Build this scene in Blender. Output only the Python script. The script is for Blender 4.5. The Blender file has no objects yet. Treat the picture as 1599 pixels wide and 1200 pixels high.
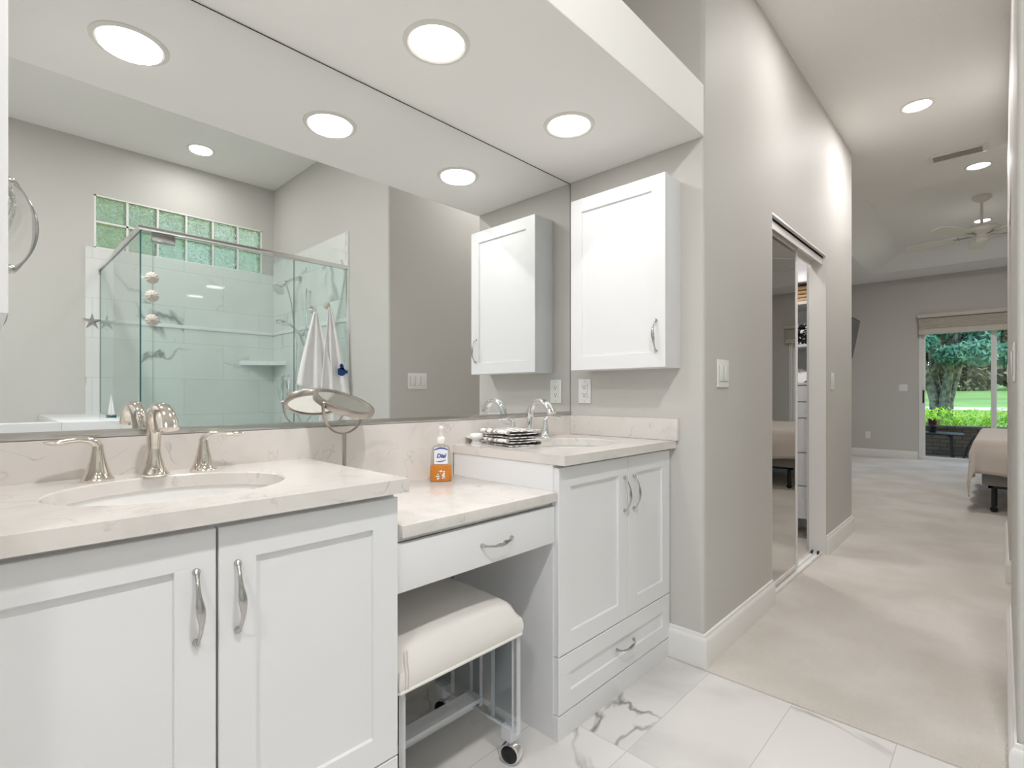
import bpy, bmesh, math, random
from mathutils import Vector, Matrix
random.seed(7)
PI = math.pi
SC = bpy.context.scene
COL = SC.collection

# ------------------------------------------------------------------ camera, world, exposure
CAM_H = 1.07
YAW = math.radians(43.743)
cam_d = bpy.data.cameras.new('camera'); cam = bpy.data.objects.new('camera', cam_d); COL.objects.link(cam)
cam.location = (0, 0, CAM_H); cam.rotation_euler = (PI / 2, 0, YAW)
cam_d.sensor_width = 36; cam_d.lens = 799.13 / 1599 * 36; cam_d.shift_y = 16.2 / 1599
cam_d.clip_start = 0.02; cam_d.clip_end = 500
SC.camera = cam

world = bpy.data.worlds.new('world'); SC.world = world; world.use_nodes = True
wn = world.node_tree; wn.nodes.clear()
sky = wn.nodes.new('ShaderNodeTexSky'); sky.sky_type = 'NISHITA'
sky.sun_disc = False; sky.sun_elevation = math.radians(50); sky.sun_rotation = math.radians(60)
bgn = wn.nodes.new('ShaderNodeBackground'); bgn.inputs['Strength'].default_value = 0.30
won = wn.nodes.new('ShaderNodeOutputWorld')
wn.links.new(sky.outputs[0], bgn.inputs[0]); wn.links.new(bgn.outputs[0], won.inputs[0])

sun_d = bpy.data.lights.new('sun', 'SUN'); sun_d.energy = 1.9; sun_d.angle = math.radians(3); sun_d.color = (1, .96, .88)
sun = bpy.data.objects.new('sun', sun_d); COL.objects.link(sun)
sun.rotation_euler = (math.radians(38), 0, math.radians(42)); sun.location = (0, 14, 8)

SC.view_settings.view_transform = 'Standard'
SC.view_settings.look = 'None'
SC.view_settings.gamma = 1.0
SC.view_settings.use_curve_mapping = False
SC.view_settings.exposure = 0.58
LAMP = 1.0          # overall scale of the lamps
SC.cycles.max_bounces = 12; SC.cycles.diffuse_bounces = 6; SC.cycles.glossy_bounces = 8
SC.cycles.transmission_bounces = 12; SC.cycles.transparent_max_bounces = 24
SC.cycles.sample_clamp_indirect = 6.0; SC.cycles.blur_glossy = 1.0
SC.cycles.use_denoising = True

# ------------------------------------------------------------------ materials
def s2l(c):
    return tuple((v / 12.92 if v <= .04045 else ((v + .055) / 1.055) ** 2.4) for v in [x / 255 for x in c]) + (1,)
def mat(name, rgb=(200, 200, 200), rough=.5, metal=0, spec=.5, trans=0, ior=1.45, emis=None, es=0, coat=0, sheen=0):
    m = bpy.data.materials.new(name); m.use_nodes = True
    b = m.node_tree.nodes['Principled BSDF']
    b.inputs['Base Color'].default_value = s2l(rgb); b.inputs['Roughness'].default_value = rough
    b.inputs['Metallic'].default_value = metal; b.inputs['Specular IOR Level'].default_value = spec
    b.inputs['Transmission Weight'].default_value = trans; b.inputs['IOR'].default_value = ior
    b.inputs['Coat Weight'].default_value = coat; b.inputs['Sheen Weight'].default_value = sheen
    if emis: b.inputs['Emission Color'].default_value = s2l(emis); b.inputs['Emission Strength'].default_value = es
    return m
def nodes(m): return m.node_tree.nodes, m.node_tree.links, m.node_tree.nodes['Principled BSDF']
def bump(m, scale, strength, dist=.002, detail=2, kind='noise'):
    n, l, b = nodes(m)
    g = n.new('ShaderNodeNewGeometry'); t = n.new('ShaderNodeTexNoise'); t.inputs['Scale'].default_value = scale
    t.inputs['Detail'].default_value = detail
    bp = n.new('ShaderNodeBump'); bp.inputs['Strength'].default_value = strength; bp.inputs['Distance'].default_value = dist
    l.new(g.outputs['Position'], t.inputs['Vector']); l.new(t.outputs[0], bp.inputs['Height']); l.new(bp.outputs[0], b.inputs['Normal'])
    return m
def ramp(n, stops):
    r = n.new('ShaderNodeValToRGB'); e = r.color_ramp.elements
    e[0].position, e[0].color = stops[0]; e[1].position, e[1].color = stops[-1]
    for p, c in stops[1:-1]:
        x = e.new(p); x.color = c
    return r
def mottle(m, scale, ca, cb, lo=.35, hi=.65, detail=4):
    n, l, b = nodes(m)
    g = n.new('ShaderNodeNewGeometry'); t = n.new('ShaderNodeTexNoise'); t.inputs['Scale'].default_value = scale
    t.inputs['Detail'].default_value = detail
    r = ramp(n, [(lo, s2l(ca)), (hi, s2l(cb))])
    l.new(g.outputs['Position'], t.inputs['Vector']); l.new(t.outputs[0], r.inputs[0]); l.new(r.outputs[0], b.inputs['Base Color'])
    return m
def stone(name, base, vein, tile=None, axes='xy', vscale=2.2, width=.02, rough=.2, grout=None, offset=.5, amt=1.0, origin=(0, 0), soft=.35):
    """white stone with thin veins; with TILE=(w,h) the veins jump from tile to tile and a grout line is drawn"""
    m = mat(name, base, rough); n, l, b = nodes(m)
    g = n.new('ShaderNodeNewGeometry'); sep = n.new('ShaderNodeSeparateXYZ'); l.new(g.outputs['Position'], sep.inputs[0])
    vec = g.outputs['Position']
    if tile:
        comb = n.new('ShaderNodeCombineXYZ')
        for i, a in enumerate(axes):
            ad = n.new('ShaderNodeMath'); ad.operation = 'ADD'; ad.inputs[1].default_value = origin[i] + 20 * tile[i]
            l.new(sep.outputs[a.upper()], ad.inputs[0]); l.new(ad.outputs[0], comb.inputs[i])
        br = n.new('ShaderNodeTexBrick'); br.offset = offset; br.offset_frequency = 2; br.squash = 1
        br.inputs['Scale'].default_value = 1; br.inputs['Brick Width'].default_value = tile[0]; br.inputs['Row Height'].default_value = tile[1]
        br.inputs['Mortar Size'].default_value = .0015; br.inputs['Mortar Smooth'].default_value = .1; br.inputs['Bias'].default_value = 0
        br.inputs['Color1'].default_value = (0, 0, 0, 1); br.inputs['Color2'].default_value = (1, 1, 1, 1); br.inputs['Mortar'].default_value = (.5, .5, .5, 1)
        l.new(comb.outputs[0], br.inputs['Vector'])
        mul = n.new('ShaderNodeVectorMath'); mul.operation = 'SCALE'; mul.inputs['Scale'].default_value = 13
        l.new(br.outputs['Color'], mul.inputs[0])
        add = n.new('ShaderNodeVectorMath'); add.operation = 'ADD'; l.new(g.outputs['Position'], add.inputs[0]); l.new(mul.outputs[0], add.inputs[1])
        vec = add.outputs[0]
    def veins(scale, w, dist):
        wp = n.new('ShaderNodeTexNoise'); wp.inputs['Scale'].default_value = scale * .8; wp.inputs['Detail'].default_value = 5
        wp.inputs['Distortion'].default_value = dist; l.new(vec, wp.inputs['Vector'])
        sb = n.new('ShaderNodeMath'); sb.operation = 'SUBTRACT'; sb.inputs[1].default_value = .5; l.new(wp.outputs[0], sb.inputs[0])
        ab = n.new('ShaderNodeMath'); ab.operation = 'ABSOLUTE'; l.new(sb.outputs[0], ab.inputs[0])
        mr = n.new('ShaderNodeMapRange'); mr.inputs['From Min'].default_value = 0; mr.inputs['From Max'].default_value = w
        mr.inputs['To Min'].default_value = 1; mr.inputs['To Max'].default_value = 0; l.new(ab.outputs[0], mr.inputs['Value'])
        ms = n.new('ShaderNodeTexNoise'); ms.inputs['Scale'].default_value = scale * 1.3; ms.inputs['Detail'].default_value = 1; l.new(vec, ms.inputs['Vector'])
        m2 = n.new('ShaderNodeMapRange'); m2.inputs['From Min'].default_value = .45; m2.inputs['From Max'].default_value = .68; l.new(ms.outputs[0], m2.inputs['Value'])
        pr = n.new('ShaderNodeMath'); pr.operation = 'MULTIPLY'; l.new(mr.outputs[0], pr.inputs[0]); l.new(m2.outputs[0], pr.inputs[1])
        return pr.outputs[0]
    v1 = veins(vscale, width, .6); v2 = veins(vscale * .6, width * 5, .4)
    h = n.new('ShaderNodeMath'); h.operation = 'MULTIPLY'; h.inputs[1].default_value = soft; l.new(v2, h.inputs[0])
    mx = n.new('ShaderNodeMath'); mx.operation = 'MAXIMUM'; l.new(v1, mx.inputs[0]); l.new(h.outputs[0], mx.inputs[1])
    am = n.new('ShaderNodeMath'); am.operation = 'MULTIPLY'; am.inputs[1].default_value = amt; l.new(mx.outputs[0], am.inputs[0])
    mc = n.new('ShaderNodeMix'); mc.data_type = 'RGBA'; mc.inputs[6].default_value = s2l(base); mc.inputs[7].default_value = s2l(vein)
    l.new(am.outputs[0], mc.inputs[0]); out = mc.outputs[2]
    if tile:
        mg = n.new('ShaderNodeMix'); mg.data_type = 'RGBA'; mg.inputs[7].default_value = s2l(grout or (200, 200, 198))
        l.new(br.outputs['Fac'], mg.inputs[0]); l.new(out, mg.inputs[6]); out = mg.outputs[2]
    l.new(out, b.inputs['Base Color'])
    return m
def thin_glass(name, tint=(235, 245, 243), refl=1.0, ior=1.5):
    m = bpy.data.materials.new(name); m.use_nodes = True; n = m.node_tree.nodes; l = m.node_tree.links; n.clear()
    o = n.new('ShaderNodeOutputMaterial'); mx = n.new('ShaderNodeMixShader'); t = n.new('ShaderNodeBsdfTransparent')
    t.inputs[0].default_value = s2l(tint); gl = n.new('ShaderNodeBsdfGlossy'); gl.inputs['Roughness'].default_value = .0
    f = n.new('ShaderNodeFresnel'); f.inputs[0].default_value = ior
    g = n.new('ShaderNodeNewGeometry'); inv = n.new('ShaderNodeMath'); inv.operation = 'SUBTRACT'; inv.inputs[0].default_value = 1
    l.new(g.outputs['Backfacing'], inv.inputs[1])
    mu = n.new('ShaderNodeMath'); mu.operation = 'MULTIPLY'; l.new(f.outputs[0], mu.inputs[0]); l.new(inv.outputs[0], mu.inputs[1])
    m2 = n.new('ShaderNodeMath'); m2.operation = 'MULTIPLY'; m2.inputs[1].default_value = refl; l.new(mu.outputs[0], m2.inputs[0])
    l.new(m2.outputs[0], mx.inputs[0]); l.new(t.outputs[0], mx.inputs[1]); l.new(gl.outputs[0], mx.inputs[2]); l.new(mx.outputs[0], o.inputs[0])
    return m

M = {}
M['wall'] = bump(mat('wall_paint', (203, 200, 195), .6, spec=.3), 90, .15, .002)
M['ceiling'] = bump(mat('ceiling_paint', (240, 238, 235), .8, spec=.2), 70, .35, .004, 4)
M['soffit'] = bump(mat('soffit_paint', (246, 244, 241), .8, spec=.2), 60, .1, .002)
M['trim'] = mat('trim_white', (236, 234, 230), .35)
M['cab'] = mat('cabinet_white', (232, 232, 233), .35)
M['cabdark'] = mat('cabinet_inside', (190, 188, 184), .6)
M['quartz'] = stone('quartz', (222, 217, 212), (160, 152, 146), vscale=11, width=.014, rough=.12, amt=.5)
M['floor'] = stone('floor_marble_tile', (224, 221, 218), (138, 134, 132), tile=(.6, .29), axes='yx', vscale=2.0, width=.016, rough=.18,
                   grout=(196, 194, 190), offset=0, origin=(.455, .232 + .29 * 1))
M['stile'] = stone('shower_marble_tile', (226, 227, 224), (146, 148, 148), tile=(.6, .3), axes='yz', vscale=1.2, width=.014, soft=.1, rough=.12,
                   grout=(196, 198, 196), offset=.5)
M['stile2'] = stone('shower_marble_tile_end', (226, 227, 224), (146, 148, 148), tile=(.6, .3), axes='xz', vscale=1.2, width=.014, soft=.1, rough=.06,
                    grout=(196, 198, 196), offset=.5)
M['slab'] = stone('marble_slab', (236, 237, 238), (190, 192, 196), vscale=1.5, width=.02, rough=.15, amt=.5)
M['carpet'] = mat('carpet', (232, 225, 217), .95, spec=.1, sheen=.3)
mottle(M['carpet'], 2.2, (220, 212, 202), (236, 229, 221), .38, .62, 6); bump(M['carpet'], 260, .9, .008, 3)
M['chrome'] = mat('chrome', (235, 235, 235), .05, 1)
M['nickel'] = mat('polished_nickel', (228, 221, 212), .06, 1)
M['pull'] = mat('satin_pull', (190, 188, 185), .16, 1)
M['alu'] = mat('brushed_aluminium', (196, 194, 190), .22, 1)
M['satin'] = mat('satin_nickel', (180, 172, 164), .3, 1)
M['mirror'] = mat('mirror_glass', (241, 243, 242), 0, 1)
M['mirror2'] = mat('closet_mirror_glass', (205, 203, 198), 0, 1)
M['black_edge'] = mat('dark_mirror_edge', (60, 58, 54), .5)
M['glass'] = thin_glass('clear_glass', (240, 247, 246))
M['shower_glass'] = thin_glass('shower_glass', (245, 251, 250), 1.0)
M['glass_edge'] = mat('glass_edge_green', (40, 92, 92), .15)
M['acrylic'] = thin_glass('clear_acrylic', (240, 242, 243), 1.0, 1.45)
M['acryl_edge'] = thin_glass('acrylic_edge', (246, 247, 248), 1.0, 1.45)
n_, l_ = M['acryl_edge'].node_tree.nodes, M['acryl_edge'].node_tree.links
o_ = [x for x in n_ if x.type == 'OUTPUT_MATERIAL'][0]; s0_ = o_.inputs[0].links[0].from_socket
d_ = n_.new('ShaderNodeBsdfDiffuse'); d_.inputs[0].default_value = s2l((242, 243, 245)); x_ = n_.new('ShaderNodeMixShader'); x_.inputs[0].default_value = .5
l_.new(s0_, x_.inputs[1]); l_.new(d_.outputs[0], x_.inputs[2]); l_.new(x_.outputs[0], o_.inputs[0])
M['ceramic'] = mat('ceramic', (244, 243, 241), .08, coat=.5)
M['leather'] = bump(mat('white_leather', (232, 228, 222), .42), 400, .1, .0006)
M['seam'] = mat('seam_thread', (200, 194, 186), .7)
M['plastic'] = mat('white_plastic', (240, 239, 236), .3)
M['slot'] = mat('dark_slot', (50, 46, 42), .5)
M['black'] = mat('black_plastic', (22, 22, 24), .3)
M['towel'] = bump(mat('white_terry', (240, 239, 238), .95, spec=.1, sheen=.4), 500, .6, .002)
M['lamp'] = mat('lamp_lens', (255, 255, 255), .5, emis=(255, 250, 242), es=5)
M['lamptrim'] = mat('lamp_trim', (228, 224, 217), .4)
M['fan'] = mat('fan_white', (225, 222, 215), .4)
M['bed'] = bump(mat('bedspread', (214, 202, 192), .9, sheen=.3), 120, .4, .002)
M['box_spring'] = mat('box_spring', (140, 136, 130), .9)
M['sheet'] = mat('white_sheet', (235, 234, 236), .8)
M['shade'] = mat('cellular_shade', (206, 200, 190), .8)
M['orange'] = mat('orange_soap', (255, 166, 64), .1, trans=.25, ior=1.2)
M['bottle'] = thin_glass('bottle_plastic', (240, 240, 238), .7)
M['labelw'] = mat('label_white', (232, 234, 240), .4)
M['navy'] = mat('label_navy', (42, 66, 140), .4)
M['blue_print'] = mat('blue_print', (28, 62, 128), .8)
M['brick'] = mat('patio_brick', (120, 100, 84), .9)
n_, l_, b_ = nodes(M['brick'])
br_ = n_.new('ShaderNodeTexBrick'); g_ = n_.new('ShaderNodeNewGeometry'); sp_ = n_.new('ShaderNodeSeparateXYZ'); cb_ = n_.new('ShaderNodeCombineXYZ')
l_.new(g_.outputs['Position'], sp_.inputs[0]); l_.new(sp_.outputs['X'], cb_.inputs[0]); l_.new(sp_.outputs['Z'], cb_.inputs[1]); l_.new(cb_.outputs[0], br_.inputs['Vector'])
br_.inputs['Scale'].default_value = 1; br_.inputs['Brick Width'].default_value = .2; br_.inputs['Row Height'].default_value = .068; br_.inputs['Mortar Size'].default_value = .006
br_.inputs['Color1'].default_value = s2l((128, 108, 92)); br_.inputs['Color2'].default_value = s2l((104, 88, 76)); br_.inputs['Mortar'].default_value = s2l((70, 62, 54))
l_.new(br_.outputs['Color'], b_.inputs['Base Color'])
M['patio'] = mat('patio_concrete', (128, 122, 114), .8)
M['iron'] = mat('black_iron', (20, 22, 26), .4)
M['lawn'] = mottle(mat('lawn', (110, 170, 70), .9), .15, (130, 162, 84), (144, 184, 98), .4, .6)
M['path'] = mat('cream_path', (226, 214, 196), .9)
M['bark'] = mottle(mat('bark', (120, 112, 100), .9), 9, (84, 76, 66), (150, 144, 130), .35, .65)
def leafmat(name, a, b, scale=3, tr=.25):
    m = mottle(mat(name, a, .6), scale, a, b, .35, .65, 3)
    return m
M['leaf_blue'] = leafmat('blue_green_leaves', (70, 128, 108), (120, 170, 142))
M['leaf_dark'] = leafmat('dark_leaves', (60, 66, 48), (132, 124, 92), .8)
M['leaf_bright'] = leafmat('bright_hedge_leaves', (126, 190, 30), (190, 226, 66), 6)
M['leaf_green'] = leafmat('green_leaves', (158, 188, 104), (226, 238, 168), 9)
M['leaf_wine'] = leafmat('wine_leaves', (44, 30, 34), (130, 58, 62), 12)
M['wood_stripe'] = mat('striped_linen', (170, 140, 100), .8)
n_, l_, b_ = nodes(M['wood_stripe'])
g_ = n_.new('ShaderNodeNewGeometry'); sp_ = n_.new('ShaderNodeSeparateXYZ'); mt_ = n_.new('ShaderNodeMath'); mt_.operation = 'MULTIPLY'; mt_.inputs[1].default_value = 55
fr_ = n_.new('ShaderNodeMath'); fr_.operation = 'FRACT'
r_ = ramp(n_, [(0, s2l((94, 66, 44))), (.3, s2l((214, 170, 110))), (.6, s2l((140, 112, 84))), (1, s2l((206, 190, 164)))])
l_.new(g_.outputs['Position'], sp_.inputs[0]); l_.new(sp_.outputs['Z'], mt_.inputs[0]); l_.new(mt_.outputs[0], fr_.inputs[0]); l_.new(fr_.outputs[0], r_.inputs[0]); l_.new(r_.outputs[0], b_.inputs['Base Color'])
M['black_cloth'] = mottle(mat('black_white_cloth', (20, 20, 24), .9), 45, (16, 16, 20), (235, 235, 232), .58, .62, 1)
M['check_cloth'] = mat('grey_white_patterned_cloth', (240, 238, 234), .9)
n_, l_, b_ = nodes(M['check_cloth'])
tc_ = n_.new('ShaderNodeTexCoord'); ck_ = n_.new('ShaderNodeTexWave'); ck_.wave_type = 'RINGS'; ck_.inputs['Scale'].default_value = 13; ck_.inputs['Distortion'].default_value = 14; ck_.inputs['Detail'].default_value = 1; ck_.inputs['Detail Scale'].default_value = 1.2
r_ = ramp(n_, [(.45, s2l((242, 240, 237))), (.6, s2l((158, 154, 150)))])
l_.new(tc_.outputs['Object'], ck_.inputs['Vector']); l_.new(ck_.outputs['Fac'], r_.inputs[0]); l_.new(r_.outputs[0], b_.inputs['Base Color'])
# glass block: real refracting glass with a wavy surface
M['block'] = mat('glass_block', (250, 254, 250), .02, trans=1, ior=1.26)
n_, l_, b_ = nodes(M['block'])
g_ = n_.new('ShaderNodeNewGeometry'); w_ = n_.new('ShaderNodeTexNoise'); w_.inputs['Scale'].default_value = 32; w_.inputs['Detail'].default_value = 1.5; w_.inputs['Distortion'].default_value = 2.5
bp_ = n_.new('ShaderNodeBump'); bp_.inputs['Strength'].default_value = 1; bp_.inputs['Distance'].default_value = .03
l_.new(g_.outputs['Position'], w_.inputs['Vector']); l_.new(w_.outputs[0], bp_.inputs['Height']); l_.new(bp_.outputs[0], b_.inputs['Normal'])

# ------------------------------------------------------------------ mesh helpers
class MB:
    def __init__(s): s.bm = bmesh.new()
    def _merge(s, b, mi=0):
        vm = {}
        for v in b.verts: vm[v] = s.bm.verts.new(v.co)
        for f in b.faces:
            try:
                nf = s.bm.faces.new([vm[v] for v in f.verts]); nf.material_index = f.material_index if mi is None else mi
            except ValueError: pass
        b.free()
    def box(s, x0, x1, y0, y1, z0, z1, bev=0, mi=0, seg=2, rot=None, edge=None):
        b = bmesh.new(); bmesh.ops.create_cube(b, size=1)
        for v in b.verts: v.co = Vector(((x0 + x1) / 2 + v.co.x * (x1 - x0), (y0 + y1) / 2 + v.co.y * (y1 - y0), (z0 + z1) / 2 + v.co.z * (z1 - z0)))
        if bev: bmesh.ops.bevel(b, geom=b.edges[:], offset=bev, segments=seg, affect='EDGES', profile=.6)
        if rot: bmesh.ops.transform(b, matrix=rot, verts=b.verts)
        if edge is not None:
            ar = sorted([f.calc_area() for f in b.faces], reverse=True)
            for f in b.faces: f.material_index = mi if f.calc_area() > ar[1] * .9 else edge
            s._merge(b, None)
        else: s._merge(b, mi)
        return s
    def tube(s, pts, r, seg=12, cap=True, closed=False, mi=0, flat=None, up=None):
        pts = [Vector(p) for p in pts]; n = len(pts)
        rs = r if isinstance(r, (list, tuple)) else [r] * n
        fl = flat if flat is not None else [1] * n
        rings = []; nrm = None
        for i, p in enumerate(pts):
            if closed: t = (pts[(i + 1) % n] - pts[i - 1])
            else: t = pts[min(i + 1, n - 1)] - pts[max(i - 1, 0)]
            t.normalize()
            if nrm is None:
                a = Vector(up) if up else (Vector((0, 0, 1)) if abs(t.z) < .9 else Vector((1, 0, 0)))
                nrm = (a - t * a.dot(t)).normalized()
            else: nrm = (nrm - t * nrm.dot(t)).normalized()
            bn = t.cross(nrm)
            rings.append([s.bm.verts.new(p + (nrm * math.cos(2 * PI * k / seg) * fl[i] + bn * math.sin(2 * PI * k / seg)) * rs[i]) for k in range(seg)])
        m = n if closed else n - 1
        for i in range(m):
            a, b = rings[i], rings[(i + 1) % n]
            for k in range(seg):
                f = s.bm.faces.new((a[k], a[(k + 1) % seg], b[(k + 1) % seg], b[k])); f.material_index = mi
        if cap and not closed:
            s.bm.faces.new(list(reversed(rings[0]))).material_index = mi; s.bm.faces.new(rings[-1]).material_index = mi
        return s
    def lathe(s, prof, c=(0, 0, 0), axis=(0, 0, 1), seg=32, mi=0, sx=1, sy=1):
        c = Vector(c); q = Vector((0, 0, 1)).rotation_difference(Vector(axis).normalized()); rings = []
        for r, z in prof:
            if r < 1e-6: rings.append([s.bm.verts.new(c + q @ Vector((0, 0, z)))])
            else: rings.append([s.bm.verts.new(c + q @ Vector((r * sx * math.cos(2 * PI * k / seg), r * sy * math.sin(2 * PI * k / seg), z))) for k in range(seg)])
        for a, b in zip(rings, rings[1:]):
            for k in range(seg):
                k2 = (k + 1) % seg
                vs = [a[k % len(a)], a[k2 % len(a)], b[k2 % len(b)], b[k % len(b)]]
                u = []
                for v in vs:
                    if v not in u: u.append(v)
                if len(u) >= 3: s.bm.faces.new(u).material_index = mi
        return s
    def prism(s, poly, z0, z1, mi=0, plane='xy'):
        def P(a, b, z): return {'xy': (a, b, z), 'xz': (a, z, b), 'yz': (z, a, b)}[plane]
        lo = [s.bm.verts.new(P(a, b, z0)) for a, b in poly]; hi = [s.bm.verts.new(P(a, b, z1)) for a, b in poly]; n = len(poly)
        s.bm.faces.new(list(reversed(lo))).material_index = mi; s.bm.faces.new(hi).material_index = mi
        for i in range(n): s.bm.faces.new((lo[i], lo[(i + 1) % n], hi[(i + 1) % n], hi[i])).material_index = mi
        return s
    def quad(s, *p, mi=0):
        s.bm.faces.new([s.bm.verts.new(v) for v in p]).material_index = mi; return s
    def grid(s, fn, nu, nv, mi=0):
        g = [[s.bm.verts.new(fn(i / nu, j / nv)) for j in range(nv + 1)] for i in range(nu + 1)]
        for i in range(nu):
            for j in range(nv): s.bm.faces.new((g[i][j], g[i + 1][j], g[i + 1][j + 1], g[i][j + 1])).material_index = mi
        return s
    def xf(s, m): bmesh.ops.transform(s.bm, matrix=m, verts=s.bm.verts); return s
def rootof(o):
    while o.parent: o = o.parent
    return o
def obj(name, mb, mats, parent=None, smooth=True, angle=35, label=None, norm=True):
    if norm: bmesh.ops.recalc_face_normals(mb.bm, faces=mb.bm.faces)
    me = bpy.data.meshes.new(name); o = bpy.data.objects.new(name, me); COL.objects.link(o)
    if parent is not None:
        o.parent = parent; off = rootof(parent).location.copy()
    else:
        vs = mb.bm.verts; xs = [v.co.x for v in vs]; ys = [v.co.y for v in vs]; zs = [v.co.z for v in vs]
        off = Vector(((min(xs) + max(xs)) / 2, (min(ys) + max(ys)) / 2, min(zs))); o.location = off
    bmesh.ops.translate(mb.bm, vec=-off, verts=mb.bm.verts)
    mb.bm.to_mesh(me); mb.bm.free()
    for m in (mats if isinstance(mats, (list, tuple)) else [mats]): me.materials.append(M[m] if isinstance(m, str) else m)
    if smooth:
        me.polygons.foreach_set('use_smooth', [True] * len(me.polygons)); me.set_sharp_from_angle(angle=math.radians(angle))
    if label: o['label'] = label
    return o
def tag(o, label, cat, group=None, kind=None):
    o['label'] = label; o['category'] = cat
    if group: o['group'] = group
    if kind: o['kind'] = kind
    return o
def thing(name, label, cat, loc=(0, 0, 0), group=None, kind=None):
    o = bpy.data.objects.new(name, None); o.empty_display_size = .05; COL.objects.link(o); o.location = loc
    return tag(o, label, cat, group, kind)
def struct(name, mb, mats, parent=None, **k):
    o = obj(name, mb, mats, parent, **k)
    if parent is None: o['kind'] = 'structure'
    return o
def dup(root, loc, label=None, group=None, rotz=None):
    r = root.copy(); COL.objects.link(r); r.location = loc
    if label: r['label'] = label
    if group: r['group'] = group
    if rotz is not None: r.rotation_euler.z = rotz
    def rec(src, dst):
        for ch in list(src.children):
            c = ch.copy(); COL.objects.link(c); c.parent = dst; rec(ch, c)
    rec(root, r)
    return r
def fillet(p0, p, p1, r, n=6):
    p0, p, p1 = Vector(p0), Vector(p), Vector(p1); a = p + (p0 - p).normalized() * r; b = p + (p1 - p).normalized() * r
    out = []
    for i in range(n + 1):
        t = i / n; out.append(tuple((1 - t) ** 2 * a + 2 * (1 - t) * t * p + t * t * b))
    return out

# ------------------------------------------------------------------ key dimensions
W = -.843      # hall's left wall plane
MX = -1.502    # wall plane behind the mirror
E_ = 1.969     # wall at the far end of the vanity
SOF = 2.081    # underside of the soffit
CT = .882      # top of the counters
HC = 2.945     # hall ceiling
BC = 2.995     # bathroom ceiling
RX = .03       # hall's right wall plane
PY = 1.94      # shower end wall plane
BX = 1.98      # shower back wall plane
FY = 10.7      # bedroom far wall
R_ = .02

# ------------------------------------------------------------------ structure
mb = MB().box(-1.6, 2.1, -1.9, 1.945, -.1, 0); struct('floor', mb, 'floor', smooth=False)
mb = MB().box(-2.2, 2.4, 1.945, 10.72, -.1, .004); struct('floor.001', mb, 'carpet', smooth=False)
mb = MB().prism([(MX - .1, E_)] + fillet((MX, E_), (W, E_), (W, 2.79), R_) + [(W, 2.79), (W - .1, 2.79), (W - .1, 2.1), (MX - .1, 2.1)], 0, 3.3)
struct('wall_end', mb, 'wall', angle=50)
mb = MB().box(W - .1, W, 2.79, 3.9, 2.0, 3.3); struct('wall_closet_header', mb, 'wall', smooth=False)
mb = MB().prism([(W - .115, 3.9), (W, 3.9)] + fillet((W, 3.9), (W, 4.713), (-2, 4.713), R_) + [(-2.1, 4.713), (-2.1, 4.61), (W - .115, 4.61)], 0, 3.3)
struct('wall_hall_left', mb, 'wall', angle=50)
mb = MB().box(-1.75, -1.65, 2.1, 4.61, 0, 3.3); struct('wall_closet_back', mb, 'wall', smooth=False)
mb = MB().box(-1.65, W - .1, 2.1, 4.61, 2.6, 2.7); struct('ceiling', mb, 'ceiling', smooth=False)
mb = MB().box(MX - .1, MX, -1.9, E_ , 0, 3.3); struct('wall_vanity', mb, 'wall', smooth=False)
mb = MB().box(MX, -.80, -.23, -.11, 0, 3.3, bev=.01); struct('wall_vanity_left', mb, 'wall', angle=50)
mb = MB().box(-1.6, -1.0, -1.9, -1.8, 0, 3.3).box(.5, 2.1, -1.9, -1.8, 0, 3.3).box(-1.0, .5, -1.9, -1.8, 0, 1.0).box(-1.0, .5, -1.9, -1.8, 2.4, 3.3); struct('wall_rear', mb, 'wall', smooth=False)
wr = struct('fill_window', MB().box(-.999, .499, -1.88, -1.83, 1.0, 1.05).box(-.999, .499, -1.88, -1.83, 2.35, 2.4).box(-.999, -.95, -1.88, -1.83, 1.05, 2.35).box(.45, .499, -1.88, -1.83, 1.05, 2.35).box(-.27, -.23, -1.88, -1.83, 1.05, 2.35), 'trim', smooth=False)  # invented window behind the camera, added to let in fill daylight
obj('glass_pane', MB().box(-.95, -.27, -1.857, -1.853, 1.05, 2.35).box(-.23, .45, -1.857, -1.853, 1.05, 2.35), 'glass', wr, smooth=False)
struct('sun_block_eave', MB().box(-2, 2.6, -3.1, -1.9, 2.75, 2.85), 'trim', smooth=False)  # unseen slab added to keep direct sun out of the rear opening
mb = MB()   # shower back wall with the glass block opening
gy0, gy1, gz0, gz1 = .612, 1.832, 2.185, 2.59
mb.box(BX, BX + .12, -1.9, gy0, 0, 3.3).box(BX, BX + .12, gy1, PY + .1, 0, 3.3).box(BX, BX + .12, gy0, gy1, 0, gz0).box(BX, BX + .12, gy0, gy1, gz1, 3.3)
struct('wall_shower_back', mb, 'wall', smooth=False)
mb = MB().prism([(RX, 3.19)] + fillet((RX, 3.19), (RX, PY), (2, PY), R_) + [(BX, PY), (BX, PY + .1), (RX + .1, PY + .1), (RX + .1, 3.19)], 0, 3.3)
struct('wall_shower_end', mb, 'wall', angle=50)
mb = MB().box(RX, RX + .1, 3.19, 4.03, 2.03, 3.3); struct('wall_right_header', mb, 'wall', smooth=False)
mb = MB().prism([(RX, 4.03)] + [(RX + .1, 4.03), (RX + .1, 5.2), (2.1, 5.2), (2.1, 5.3)] + fillet((2, 5.3), (RX, 5.3), (RX, 4.03), R_), 0, 3.3)
struct('wall_right', mb, 'wall', angle=50)
mb = MB().box(RX + .1, RX + .14, 3.1, 4.12, 0, 2.1); dr = struct('door_1', mb, 'trim', smooth=False)
mb = MB().box(-2.1, -2.0, 4.713, 10.8, 0, 3.3); struct('wall_bedroom_left', mb, 'wall', smooth=False)
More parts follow.
